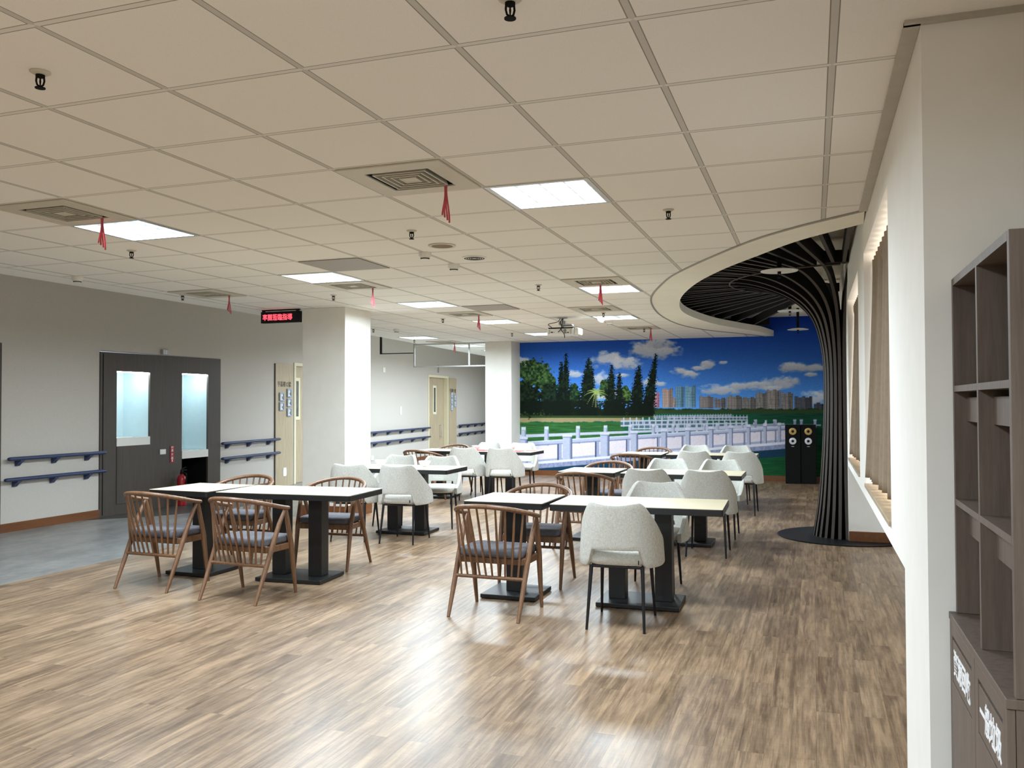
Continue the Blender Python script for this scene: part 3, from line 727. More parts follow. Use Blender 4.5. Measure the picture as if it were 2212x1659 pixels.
# projector
r = thing('projector', 'white projector hung from the ceiling with black cables', 'projector', (-3.33, 11.72, HC))
B(-.19, .19, -.13, .13, -0.255, -0.165).build('body', M['white_plastic'], r, bevel=0.008)
B(.1901, .262, -.11, .12, -0.252, -0.155).build('lens_housing', M['white_plastic'], r, bevel=0.02)
B(-.175, .185, -.12, .12, -0.1649, -0.148).build('top_plate', M['black_matt'], r)
mt = MB(); mt.tube([(0, 0, -0.001), (0, 0, -0.15)], 0.018, 12); mt.lathe([(0.07, -0.012), (0.07, -0.0005)], 20); mt.box(-.02, .15, -.06, .06, -0.12, -0.10); mt.box(-.05, .05, -.03, .03, -0.10, -0.05)
mt.build('ceiling_mount', M['alu'], r)
for pts in ([(-.02, -.05, -.02), (-.05, -.10, -.07), (-.17, -.13, -.10), (-.12, -.135, -.15)], [(0.01, -.06, -.02), (0.0, -.12, -.08), (0.03, -.15, -.14), (0.0, -.14, -.19), (-.03, -.135, -.215)], [(0.02, -.06, -.02), (0.03, -.12, -.10), (0.02, -.15, -.18), (0.06, -.145, -.24), (.07, -.14, -.30)]):
    MB().tube([tuple(p) for p in catmull(pts, 6)], 0.005, 8).build('cable', M['black_matt'], r, smooth=True)
pt = MB()
for x, z, w, h in ((-.12, -.215, .014, .007), (-.09, -.215, .004, .004), (.07, -.225, .008, .006), (.09, -.225, .006, .006), (.115, -.224, .009, .008)): pt.box(x-w, x+w, -.1325, -.1305, z-h, z+h)
pt.build('port', M['black_matt'], r)
pt = MB()
for x in (-.155, .15): 
    for k in range(6): pt.box(x-.008, x+.008, -.1325, -.1305, -.18-.011*k-.003, -.18-.011*k+.001)
pt.build('side_grille', plain('grey slots', (120, 118, 112), 0.6), r)
MB().tube([(0.07, -.1305, -.195), (0.07, -.1335, -.195)], 0.022, 20).build('fan_grille', plain('grey mesh', (140, 138, 132), 0.6), r)

# LED sign
r = thing('led_sign', 'black hanging LED sign with red Chinese characters left of the near pillar', 'led sign', (-6.41, 9.38, 0))
B(-.285, .285, 0, .07, 2.465, 2.610).build('housing', M['black_gloss'], r, bevel=0.003)
fm = MB(); fm.box(-.28, .28, .015, .04, 2.621, 2.6365)
for x in (-.26, .245): fm.box(x-.018, x+.018, .018, .042, 2.609, 2.625)
fm.build('hanging_bracket', M['black_gloss'], r)
text('lettering', '率團蒞臨指導', 0.088, M['led_red'], r, frame_mat((1, 0, 0), (0, 0, 1), (-0.035, -0.0015, 2.538)), 0.001, 0.44, 0.0)

# glass smoke curtains across the corridor
r = thing('smoke_curtain', 'hanging glass smoke curtain in steel frame between far pillar and corridor ceiling edge', 'smoke curtain', (0, 15.885, 0), group='glass smoke curtains')
B(-7.635, -6.46, -.004, .004, 2.185, 2.610).build('glass_pane', M['glass'], r); B(-6.432, -6.10, -.004, .004, 2.185, 2.610).build('glass_pane', M['glass'], r)
for a in ((-7.665, -7.637, 2.16, 2.64), (-6.458, -6.434, 2.186, 2.612)): B(a[0], a[1], -.015, .015, a[2], a[3]).build('upright', M['alu'], r)
B(-7.635, -6.09, -.015, .015, 2.160, 2.184).build('bottom_rail', M['alu'], r); B(-7.635, -6.09, -.015, .015, 2.613, 2.6365).build('top_rail', M['alu'], r)
r = thing('smoke_curtain', 'smaller glass smoke curtain in dark steel frame against the corridor wall', 'smoke curtain', (0, 15.885, 0), group='glass smoke curtains')
B(-8.385, -7.67, -.004, .004, 2.465, 2.90).build('glass_pane', M['glass'], r)
B(-8.43, -8.388, -.015, .015, 2.445, 2.905).build('upright', M['metal_dark'], r); B(-8.388, -7.667, -.015, .015, 2.445, 2.463).build('bottom_rail', M['metal_dark'], r)

# ================================================================== LEFT WALL FITTINGS
# basin wall unit in grey brown laminate
X0 = XL+0.012
r = thing('basin_unit', 'dark wood wall unit with two lit wash basins in recesses', 'basin unit', (0, 0, 0))
up = MB().prism([[(8.59, 0), (10.94, 0), (10.94, 2.115), (8.59, 2.10)], [(8.864, 0.885), (8.864, 1.861), (9.459, 1.861), (9.459, 0.885)], [(10.09, 0.05), (10.09, 1.870), (10.655, 1.870), (10.655, 0.05)]],
                lambda p: (X0, p[0], p[1]), lambda p: (X0-0.03, p[0], p[1]))
up.build('front_panel', M['darkwood'], r)
B(X0+0.001, X0+0.008, 8.866, 9.457, 0.135, 0.885).build('cabinet_door', M['darkwood'], r, bevel=0.002)
B(X0+0.001, X0+0.004, 8.63, 8.64, 0.02, 2.08).build('panel_seam', M['black_matt'], r)
for k, (y0, y1, zc, zt, lab) in enumerate(((8.864, 9.459, 0.885, 1.861, 'left basin'), (10.09, 10.655, 0.649, 1.870, 'right basin'))):
    nb = MB(); dp = 0.46
    nb.box(X0-dp-.02, X0-dp, y0-.03, y1+.03, zc, zt+.03)
    nb.box(X0-dp, X0-.031, y0-.025, y0-.001, zc, zt+.03); nb.box(X0-dp, X0-.031, y1+.001, y1+.025, zc, zt+.03); nb.box(X0-dp, X0-.031, y0, y1, zt+.012, zt+.03)
    nb.build('recess_lining', M['niche'], r)
    B(X0-.06, X0-.032, y0+.01, y1-.01, zt-.012, zt+.010).build('light_strip', M['niche_light'], r)
    ct = MB().prism([[(X0-dp+.001, y0+.002), (X0-.005, y0+.002), (X0-.005, y1-.002), (X0-dp+.001, y1-.002)],
                     [(X0-.23+.14*math.cos(t*PI/12), (y0+y1)/2-.2*math.sin(t*PI/12)) for t in range(24)]], lambda p: (p[0], p[1], zc+.075), lambda p: (p[0], p[1], zc+.105))
    ct.build('countertop', M['white_gloss'], r)
    MB().grid(lambda u, v: (X0-.23+.15*math.cos(u*2*PI)*math.cos(v*PI/2)*1.0, (y0+y1)/2+.21*math.sin(u*2*PI)*math.cos(v*PI/2), zc+.10-.075*math.sin(v*PI/2)), 25, 7).build('basin_bowl', M['white_gloss'], r, smooth=True, fixn=False)
    B(X0-.004, X0+.006, y0+.001, y1-.001, zc, zc+.108).build('apron', M['white_plastic'], r)
    fc = MB(); fc.tube([tuple(p) for p in catmull([(X0-.40, (y0+y1)/2-.19, zc+.10), (X0-.40, (y0+y1)/2-.19, zc+.24), (X0-.36, (y0+y1)/2-.19, zc+.29), (X0-.29, (y0+y1)/2-.16, zc+.25)], 5)], 0.012, 10)
    fc.tube([(X0-.40, (y0+y1)/2-.23, zc+.105), (X0-.40, (y0+y1)/2-.23, zc+.16)], 0.014, 10)
    fc.build('faucet', M['chrome'], r, smooth=True)
kb = MB(); kb.box(X0-.46, X0-.44, 10.06, 10.68, 0, .649); kb.box(X0-.44, X0-.031, 10.06, 10.089, 0, .649); kb.box(X0-.44, X0-.031, 10.656, 10.685, 0, .649); kb.box(X0-.44, X0-.031, 10.09, 10.655, .70, .72)
kb.build('knee_space', M['black_matt'], r)
MB().tube([tuple(p) for p in catmull([(X0-.2, 10.17, .70), (X0-.2, 10.18, .55), (X0-.22, 10.17, .42), (X0-.30, 10.14, .36)], 5)], 0.012, 8).build('drain_pipe', M['alu'], r, smooth=True)

r = thing('wall_plate', 'white switch plate between the two basins', 'switch plate', (X0, 9.705, .77))
B(0.0005, .010, -.056, .056, -.035, .035).build('plate', M['white_plastic'], r, bevel=.003); B(.0102, .012, -.03, .03, -.018, .018).build('rocker', M['white_plastic'], r)
r = thing('emergency_lamp', 'small silver emergency lamp on top of the basin unit', 'emergency lamp', (XL, 9.72, 2.15))
B(0.0005, .05, -.055, .055, -.03, .04).build('body', M['alu'], r, bevel=.004); B(.0502, .053, .0, .012, -.025, .032).build('lamp_tube', M['white_gloss'], r)
r = thing('extinguisher_sign', 'narrow red vertical sign above the fire extinguisher', 'sign', (X0, 9.89, .727))
B(0.0005, .006, -.038, .038, -.118, .118).build('board', M['red_sign'], r)
for k, chx in enumerate('滅火器'): text('lettering', chx, 0.045, M['text_white'], r, frame_mat((0, 1, 0), (0, 0, 1), (.0062, 0, .055-.055*k)), .0004)
text('heading', '消防', 0.026, M['text_white'], r, frame_mat((0, 1, 0), (0, 0, 1), (.0062, 0, .098)), .0004)
MB().prism([[(0, -.108), (.014, -.094), (.006, -.094), (.006, -.078), (-.006, -.078), (-.006, -.094), (-.014, -.094)]], lambda p: (.0062, p[0], p[1]), lambda p: (.0068, p[0], p[1])).build('arrow', M['text_white'], r)
r = thing('fire_extinguisher', 'red fire extinguisher standing by the right basin', 'fire extinguisher', (X0+.10, 9.975, 0))
MB().lathe([(.060, 0), (.066, .006), (.066, .36), (.060, .395), (.040, .42), (.022, .43), (.022, .445)], 24).build('cylinder', M['red'], r, smooth='auto')
hd = MB(); hd.lathe([(.024, .445), (.024, .475), (.012, .49), (.008, .52)], 12); hd.box(-.012, .012, -.02, .09, .49, .502); hd.tube([(0, 0, .515), (0, .085, .535)], .008, 8)
hd.build('valve_head', M['black_matt'], r, smooth='auto')
MB().tube([tuple(p) for p in catmull([(.02, -.0, .465), (.085, -.01, .44), (.080, -.01, .30), (.078, .0, .12)], 6)], .010, 8).build('hose', M['black_matt'], r, smooth=True)
MB().grid(lambda u, v: (.0668*math.cos(-.2+1.5*u), .0668*math.sin(-.2+1.5*u), .10+.2*v), 12, 2).build('paper_label', M['paper'], r, fixn=False)

def handrail(label, y0, y1, z, second=False, n=3):
    r = thing('handrail', label, 'handrail', (0, 0, 0), group='navy wall handrails')
    fx = (lambda y: wall_b(y)) if second else (lambda y: XL)
    P = [Vector((fx(y0)+.075, y0+.03, z)), Vector((fx(y1)+.075, y1-.03, z))]
    d = (P[1]-P[0]).normalized()
    pts = [P[0]-d*.03, P[0]-d*.022, P[0], P[1], P[1]+d*.022, P[1]+d*.03]
    mb = MB(); mb.tube(pts, [.012, .026, .031, .031, .026, .012], 14, flat=0.72); mb.build('rail', M['rail'], r, smooth=True)
    for k in range(n):
        y = y0+(y1-y0)*(k+.35)/(n-.15 if n > 1 else 1) if n > 1 else (y0+y1)/2
        x = fx(y); b = MB()
        b.prism([[(x+.001, z-.020), (x+.001, z-.085), (x+.022, z-.085), (x+.060, z-.048), (x+.095, z-.030), (x+.095, z-.018)]], lambda p: (p[0], y-.028, p[1]), lambda p: (p[0], y+.028, p[1]))
        b.build('bracket', M['rail'], r, bevel=.003)
    return r
handrail('upper navy handrail left of the basin unit', 7.22, 8.625, .822); handrail('lower navy handrail left of the basin unit', 7.18, 8.625, .590)
handrail('upper navy handrail between basin unit and first pale door panel', 10.96, 12.68, .826, True); handrail('lower navy handrail between basin unit and first pale door panel', 10.96, 12.68, .594, True)
handrail('upper navy handrail between near pillar and far room door', 14.98, 20.10, .806, True, 7); handrail('lower navy handrail between near pillar and far room door', 14.98, 20.10, .580, True, 7)
handrail('upper navy handrail right of the far room door', 22.42, 25.9, .806, True, 5); handrail('lower navy handrail right of the far room door', 22.42, 25.9, .572, True, 5)

# door at the left edge of the photo
dr = tag(B(XL+.0005, XL+.02, 6.2, 7.175, 0, 2.12).build('door_1', M['darkwood']), kind='structure')
def door_panel(label, y0, y1, txt, frames, night, tsize):
    d = Vector((-.078, 1, 0)).normalized(); c = (y0+y1)/2
    r = thing('door_panel', label, 'door panel', (0, 0, 0), group='pale veneer name panels beside the doors')
    seg_b(MB(), y0, y1, 0.0, 2.125, .02, .0205).build('board', M['palewood'], r)
    seg_b(MB(), y0-.018, y0-.001, 0.0, 2.125, .02, .021).build('edge_strip', M['darkwood'], r)
    text('lettering', txt, tsize, M['text_dark'], r, frame_mat(tuple(d), (0, 0, 1), (wall_b(c)+.022, c, 1.775)), .001, (y1-y0)*.80, .0008)
    return r
def name_frame(label, y, z, grp, w=.10):
    r = thing('name_frame', label, 'picture frame', (wall_b(y)+.0235, y, z), math.atan(.078), grp)
    MB().prism([[(-w, -w), (w, -w), (w, w), (-w, w)], [(-w*.72, -w*.72), (-w*.72, w*.72), (w*.72, w*.72), (w*.72, -w*.72)]], lambda p: (0.0005, *p), lambda p: (.022, *p)).build('frame', M['picframe'], r, bevel=.003)
    B(0.0005, .006, -w*.74, w*.74, -w*.74, w*.74).build('card', M['paper'], r)
    pr = MB()
    for k in range(4): pr.box(.0062, .0066, -w*.5, w*(.1+.1*(k % 2)), w*.42-k*w*.26, w*.42-k*w*.26+w*.08)
    pr.box(.0062, .0066, w*.3, w*.6, -w*.5, w*.1)
    pr.build('print', M['print'], r)
    return r
door_panel('pale veneer panel with five small frames left of the near pillar', 12.62, 13.19, '亨嘉樓12號', None, True, .10)
G1 = 'blue grey name frames by the near pillar'
for y, z, l in ((13.055, 1.620, 'top right of five blue grey name frames by the near pillar'), (12.795, 1.552, 'upper left blue grey name frame by the near pillar'), (13.055, 1.453, 'middle right blue grey name frame by the near pillar'), (12.795, 1.384, 'lower left blue grey name frame by the near pillar'), (13.055, 1.282, 'bottom right blue grey name frame by the near pillar')): name_frame(l, y, z, G1, .072)
r = thing('night_light', 'small glowing square night light low on the pale door panel', 'night light', (wall_b(12.92)+.021, 12.92, .24), math.atan(.078))
B(0.0005, .008, -.055, .055, -.075, .075).build('plate', M['white_plastic'], r, bevel=.003); B(.0082, .012, -.035, .035, -.055, .03).build('lamp', M['night'], r)
door_panel('pale veneer panel with five small frames right of the far room door', 21.70, 22.36, '亨嘉樓11號', None, False, .12)
G2 = 'white name frames by the far room door'
for y, z, l in ((21.93, 1.661, 'top left of five name frames by the far room door'), (22.20, 1.586, 'upper right name frame by the far room door'), (21.93, 1.488, 'middle left name frame by the far room door'), (22.20, 1.411, 'lower right name frame by the far room door'), (21.93, 1.309, 'bottom left name frame by the far room door')): name_frame(l, y, z, G2, .078)
def room_door(num, y0, y1, wy, deep):
    w = MB(); fw = .06
    for a, b in ((y0-.02, y0+fw-.02), (y1-fw+.02, y1+.02)): seg_b(w, a, b, 0, 2.165, .25, .02)
    seg_b(w, y0+fw-.02, y1-fw+.02, 2.11, 2.165, .25, .02)
    d = tag(w.build('door_%d' % num, M['cream']), kind='structure')
    seg_b(MB(), y0+fw-.02, y1-fw+.02, 0.005, 2.11, .04, -deep).build('door_leaf', M['palewood'], d)
    fr = MB()
    for a, b, z0, z1 in ((wy-.13, wy-.075, 1.14, 1.90), (wy+.075, wy+.13, 1.14, 1.90), (wy-.075, wy+.075, 1.14, 1.20), (wy-.075, wy+.075, 1.84, 1.90)): seg_b(fr, a, b, z0, z1, .014, -deep+.0145)
    fr.build('vision_frame', M['cream'], d)
    seg_b(MB(), wy-.075, wy+.075, 1.20, 1.84, .006, -deep+.0065).build('vision_pane', M['doorglass'], d)
    return d
room_door(2, 13.28, 14.9, 13.40, .03)
d3 = room_door(3, 20.13, 21.66, 20.86, .10)
hb = MB(); yh = 21.27; xh = wall_b(yh)-.10
hb.tube([(xh+.06, yh, .50), (xh+.06, yh, .88)], .016, 10); hb.tube([(xh+.0, yh, .54), (xh+.06, yh, .54)], .012, 8); hb.tube([(xh+.0, yh, .84), (xh+.06, yh, .84)], .012, 8)
hb.build('door_handle', M['chrome'], d3)
def wall_bit(name, label, cat, y, z, w, h, m='white_plastic', dp=.012):
    o = thing(name, label, cat, (wall_b(y), y, z), math.atan(.078))
    B(0.0005, dp, -w, w, -h, h).build('plate', M[m], o, bevel=.003); B(dp+.0002, dp+.003, -w*.45, w*.45, -h*.5, h*.5).build('button', M[m], o)
wall_bit('sensor_box', 'small white box high on the corridor wall right of the near pillar', 'sensor box', 17.3, 2.184, .065, .055)
wall_bit('light_switch', 'white light switch on the wall left of the far room door', 'light switch', 18.28, 1.26, .055, .095)
wall_bit('wall_outlet', 'white outlet low on the wall beside the near pillar', 'outlet', 16.66, .243, .07, .05)
wall_bit('door_closer_hook', 'small metal loop above the far room door', 'loop', 20.88, 2.34, .05, .10, 'alu')

# ================================================================== SLATTED TREE
TC = Vector((0.30, 9.85, 0))
r = thing('slatted_tree', 'dark slatted tree column spreading its ribs across the raised ceiling', 'tree column', TC)
PROF = [(.315, 0.012), (.262, .35), (.222, .8), (.198, 1.25), (.190, 1.6), (.197, 1.85), (.222, 2.05), (.275, 2.25), (.345, 2.38), (.45, 2.49), (.60, 2.585), (.80, 2.665), (1.0, 2.715), (1.2, 2.735)]
PC = [(p.x, p.y) for p in catmull(PROF, 4)]
def hit(th):
    """distance from the trunk to the middle of the plaster band in direction th"""
    d = Vector((math.cos(th), math.sin(th))); best = 1.6
    mid = [((a[0]+b[0])/2, (a[1]+b[1])/2) for a, b in zip(OUTC, INNC)]
    for (ax, ay), (bx, by) in zip(mid, mid[1:]):
        p = Vector((ax-TC.x, ay-TC.y)); q = Vector((bx-ax, by-ay))
        den = d.x*q.y-d.y*q.x
        if abs(den) < 1e-9: continue
        t = (p.x*q.y-p.y*q.x)/den; s = (p.x*d.y-p.y*d.x)/den
        if 0 <= s <= 1 and t > 0: best = max(best, t)
    return best
def fin(th, prof, depth, hw):
    """a plate standing in the vertical plane through the trunk; prof is its outer/lower edge"""
    c, s = math.cos(th), math.sin(th); mb = MB(); k = len(prof); vs = []
    for i, (rr, z) in enumerate(prof):
        a = Vector(prof[max(i-1, 0)]); b = Vector(prof[min(i+1, k-1)]); t = (b-a).normalized(); nrm = Vector((-t.y, t.x))
        for (q, zz) in ((rr, z), (rr+nrm.x*depth, z+nrm.y*depth)):
            for sd in (-hw, hw): vs.append((q*c-sd*s, q*s+sd*c, zz))
    fs = []; mi = []
    for i in range(k-1):
        o = i*4; e = o+4
        fs += [(o, e, e+1, o+1), (o+2, o+3, e+3, e+2), (o, o+2, e+2, e), (o+1, e+1, e+3, o+3)]; mi += [0, 1, 1, 1]  # black side faces put the darkness of the gaps into the colour
    fs += [(0, 1, 3, 2), ((k-1)*4, (k-1)*4+2, (k-1)*4+3, (k-1)*4+1)]; mi += [1, 1]
    mb.add(vs, fs); mb.mi = mi; return mb
for k in range(15):
    th = math.radians(274-13.5*k+0); e = hit(th)
    full = PC+[(e, 2.752)]
    if not (0 <= k <= 13): full = PC[:-8]
    fin(th, full, .13, .016).build('rib', [M['slat'], M['slat_beam']], r)
for k in range(14):
    for f in (1/3, 2/3):
        th = math.radians(274-13.5*(k+f)); e = hit(th)
        if math.degrees(th) < 95: continue
        fin(th, [(1.10, 2.745), (e, 2.752)], .13, .016).build('ceiling_slat', [M['slat'], M['slat_beam']], r)
MB().lathe([(.66, 0.001), (.68, .003), (.68, .010), (.67, .012)], 64).build('base_disc', M['black_gloss'], r)
rg = MB(); rg.tube([(1.16*math.cos(t), 1.16*math.sin(t), 2.735) for t in [math.radians(96+k*4) for k in range(44)]], .010, 6)
rg.build('ring', M['slat'], r)
MB().lathe([(.15, .012), (.10, .6), (.09, 1.6), (.12, 2.1), (.2, 2.4)], 24).build('core', M['slat_beam'], r)
bm = MB()
for y, z0, z1, xa, xb in ((8.67, 2.745, 2.86, -.2, .03), (11.6, 2.83, 2.93, -.2, .03)): bm.box(xa, xb, y-TC.y-.05, y-TC.y+.05, z0, z1)
bm.build('cross_beam', M['slat_beam'], r)
B(-1.75, -.98, 5.35, 5.45, 2.745, 2.86).build('cross_beam', M['slat_beam'], r)

def drop_sprinkler(label, x, y, z):
    r = thing('drop_sprinkler', label, 'sprinkler', (x, y, z), group='sprinklers with round white plates')
    MB().tube([(0, 0, .03), (0, 0, UP-z-.002)], .022, 10).build('pipe', M['slat_beam'], r)
    MB().lathe([(.165, 0), (.168, .006), (.10, .022), (.03, .03)], 32).build('heat_plate', M['white_plastic'], r, smooth='auto')
    b = MB(); b.lathe([(.011, -.022), (.016, -.018), (.016, -.001)], 12)
    for s in (-1, 1): b.tube([(s*.012, 0, -.018), (s*.0135, 0, -.034), (0, 0, -.055)], .0035, 8)
    b.lathe([(.018, -.061), (.018, -.056)], 14); b.build('head', M['black_matt'], r)
drop_sprinkler('sprinkler with large round white plate nearest the camera under the tree ribs', -.281, 8.314, 2.64)
drop_sprinkler('sprinkler with round white plate behind the tree trunk, middle of three', -.29, 12.6, 2.70)
drop_sprinkler('sprinkler with round white plate farthest back, against the blue mural', -.22, 14.9, 2.62)

# ================================================================== RIGHT SIDE
def curtain(label, y0, y1):
    r = thing('curtain', label, 'curtain', (0, 0, 0), group='taupe pleated curtains')
    z0, z1 = .925, 2.385; L = y1-y0
    def f(u, v):
        y = y0+.01+(L-.025)*u; z = z0+(z1-z0)*v
        w = y*2*PI/.17; am = .024+.014*(1-v)
        x = .425+am*math.sin(w)+.010*math.sin(w*.37+1)
        x -= .050*(1-v)**1.4*u
        if v > .93: x = .425+.026*math.copysign(abs(math.sin(w))**.5, math.sin(w))-.010
        return (x, y+.006*math.sin(w*2)*(1-v), z)
    o = MB().grid(f, 300, 26).build('drape', M['curtain'], r, smooth=True, fixn=False)
    s = o.modifiers.new('solid', 'SOLIDIFY'); s.thickness = .003
    MB().tube([(.445, y0+.01, z1-.03), (.445, y1-.01, z1-.03)], .010, 8).build('curtain_rail', M['alu'], r)
    return r
curtain('taupe pleated curtain in the nearer window recess', *W1)
curtain('taupe pleated curtain in the farther window recess by the tree', *W2)

# bookcase and waste cabinet
BX, BY0, BY1, BT = .409, 2.135, 2.965, 1.81
r = thing('bookcase', 'taupe wooden open bookcase against the right wall', 'bookcase', (0, 0, 0))
B(BX, .73, BY0, BY0+.022, .787, BT).build('side_panel', M['shelfwood'], r, bevel=.001); B(BX, .73, BY1-.022, BY1, .787, BT).build('side_panel', M['shelfwood'], r, bevel=.001)
B(BX, .73, 2.533, 2.553, .787, BT-.022).build('divider', M['shelfwood'], r)
B(BX, .73, BY0+.0225, BY1-.0225, BT-.022, BT).build('top_panel', M['shelfwood'], r)
B(.722, .733, BY0+.0225, BY1-.0225, .787, BT-.0225).build('back_panel', M['shelfwood'], r)
for z in (1.462, 1.117):
    for a, b in ((BY0+.0225, 2.5325), (2.5535, BY1-.0225)): B(BX, .7215, a, b, z, z+.018).build('shelf', M['shelfwood'], r)
for z in (1.372, 1.03):
    for a, b in ((BY0+.023, 2.532), (2.554, BY1-.023)): B(BX+.035, BX+.052, a, b, z, z+.072).build('apron', M['shelfwood'], r)
r = thing('waste_cabinet', 'low taupe cabinet with two waste flaps lettered in white, under the bookcase', 'cabinet', (0, 0, 0))
CX = .391
B(CX+.018, .73, BY0, BY1, 0, .763).build('body', M['shelfwood'], r)
B(CX-.002, .732, BY0-.003, BY1+.003, .764, .786).build('worktop', M['shelfwood'], r, bevel=.002)
for a, b in ((BY0+.002, 2.532), (2.538, BY1-.002)):
    fp = MB().prism([[(a, 0.02), (b, 0.02), (b, .762), (a, .762)], [(a+.045, .585), (a+.045, .725), (b-.045, .725), (b-.045, .585)]], lambda p: (CX, p[0], p[1]), lambda p: (CX+.017, p[0], p[1]))
    fp.build('door', M['shelfwood'], r, bevel=.001)
for (a, b), tx in (((2.18, 2.487), '一般垃圾'), ((2.583, 2.917), '資源回收')):
    fo = MB(); fo.box(CX+.001, CX+.014, a+.003, b-.003, .589, .712)
    flap = fo.build('flap', M['shelfwood'], r, bevel=.001)
    text('lettering', tx, .082, M['text_white'], flap, frame_mat((0, -1, 0), (0, 0, 1), (CX+.0006, (a+b)/2, .652)), .0008, (b-a)*.86, .0018)
    MB().box(CX+.0145, CX+.0165, a, b, .586, .724).build('slot', M['black_matt'], r)

# tower speakers by the mural
def make_speaker():
    r = thing('tower_speaker', '', 'speaker', group='black tower speakers')
    B(-.127, .127, 0, .34, .012, 1.03).build('cabinet', M['black_matt'], r, bevel=.006)
    B(-.126, .126, 0, .34, 0, .0118).build('plinth', M['black_gloss'], r)
    for z, m, rr in ((.918, 'gold', .062), (.748, 'silver', .060)):
        MB().lathe([(rr*1.25, 0), (rr*1.25, .006), (rr*1.05, .008)], 28).add([], []).build('surround', M['black_matt'], r, smooth='auto')
        s = [o for o in COL.objects if o.parent == r][-1]; s.matrix_local = frame_mat((1, 0, 0), (0, 0, 1), (0, 0, z))
        c = MB().lathe([(rr, .0085), (rr*.92, .0105), (rr*.45, .0095), (rr*.40, .0095)], 28).build('cone', M[m], r, smooth='auto'); c.matrix_local = frame_mat((1, 0, 0), (0, 0, 1), (0, 0, z))
        c = MB().lathe([(rr*.40, .010), (rr*.3, .016), (.001, .020)], 20).build('dust_cap', M['black_gloss'], r, smooth='auto'); c.matrix_local = frame_mat((1, 0, 0), (0, 0, 1), (0, 0, z))
    B(-.022, .022, -.0025, -.0003, .650, .658).build('badge', M['silver'], r)
    return r
spread(make_speaker, [((-.340, 15.9, 0), 0, 'left of two black tower speakers in front of the mural'), ((-.082, 15.92, 0), 0, 'right tower speaker in front of the mural, next to the slatted tree')])

# ================================================================== TABLES
TZ = .722
def make_table(L):
    r = thing('dining_table', '', 'table', group='pale topped tables on black pedestals')
    h = L/2
    tp = MB().prism([[(-h+.012, -.31), (h-.012, -.31), (h, -.298), (h, .298), (h-.012, .31), (-h+.012, .31), (-h, .298), (-h, -.298)]], lambda p: (*p, TZ-.048), lambda p: (*p, TZ-.004))
    tp.build('edge_band', M['black'], r, bevel=.003)
    B(-h+.004, h-.004, -.306, .306, TZ-.0038, TZ).build('tabletop', M['tabletop'], r, bevel=.001)
    bw = .21 if L < 1 else .29
    B(-bw, bw, -.21, .21, .004, .034).build('base_plate', M['black'], r, bevel=.004)
    for x in ((0,) if L < 1 else (-.165, .165)):
        c = B(x-.06, x+.06, -.06, .06, .0345, TZ-.049).build('post', M['black'], r, bevel=.004)
    return r
t_small = [((-4.93, 6.10), -.03, 'small square table at front left, joined to the left long table'), ((-2.11, 6.13), -.0, 'small square table at front centre, in front of the nearest spindle chair'), ((-2.20, 8.90), -.01, 'small square table in the middle right row, left of its long table'), ((-2.25, 12.06), 0, 'small square table in the back right row nearest the mural'), ((-5.37, 12.09), 0, 'small square table far left behind the pillar table, next to the red trays')]
t_long = [((-3.985, 6.13), .06, 'long table at front left among the spindle chairs'), ((-1.17, 6.14), .03, 'long table at front right, beside the nearest grey chair'), ((-1.25, 8.89), 0, 'long table in the middle right row among four grey chairs'), ((-1.31, 12.12), 0, 'long table in the back right row nearest the speakers'), ((-4.27, 8.70), .02, 'long table beside the near pillar set with white bowls and papers'), ((-4.42, 12.10), 0, 'far long table set with red trays and white bowls')]
spread(lambda: make_table(.60), [((*p, 0), a, l) for p, a, l in t_small])
spread(lambda: make_table(1.19), [((*p, 0), a, l) for p, a, l in t_long])

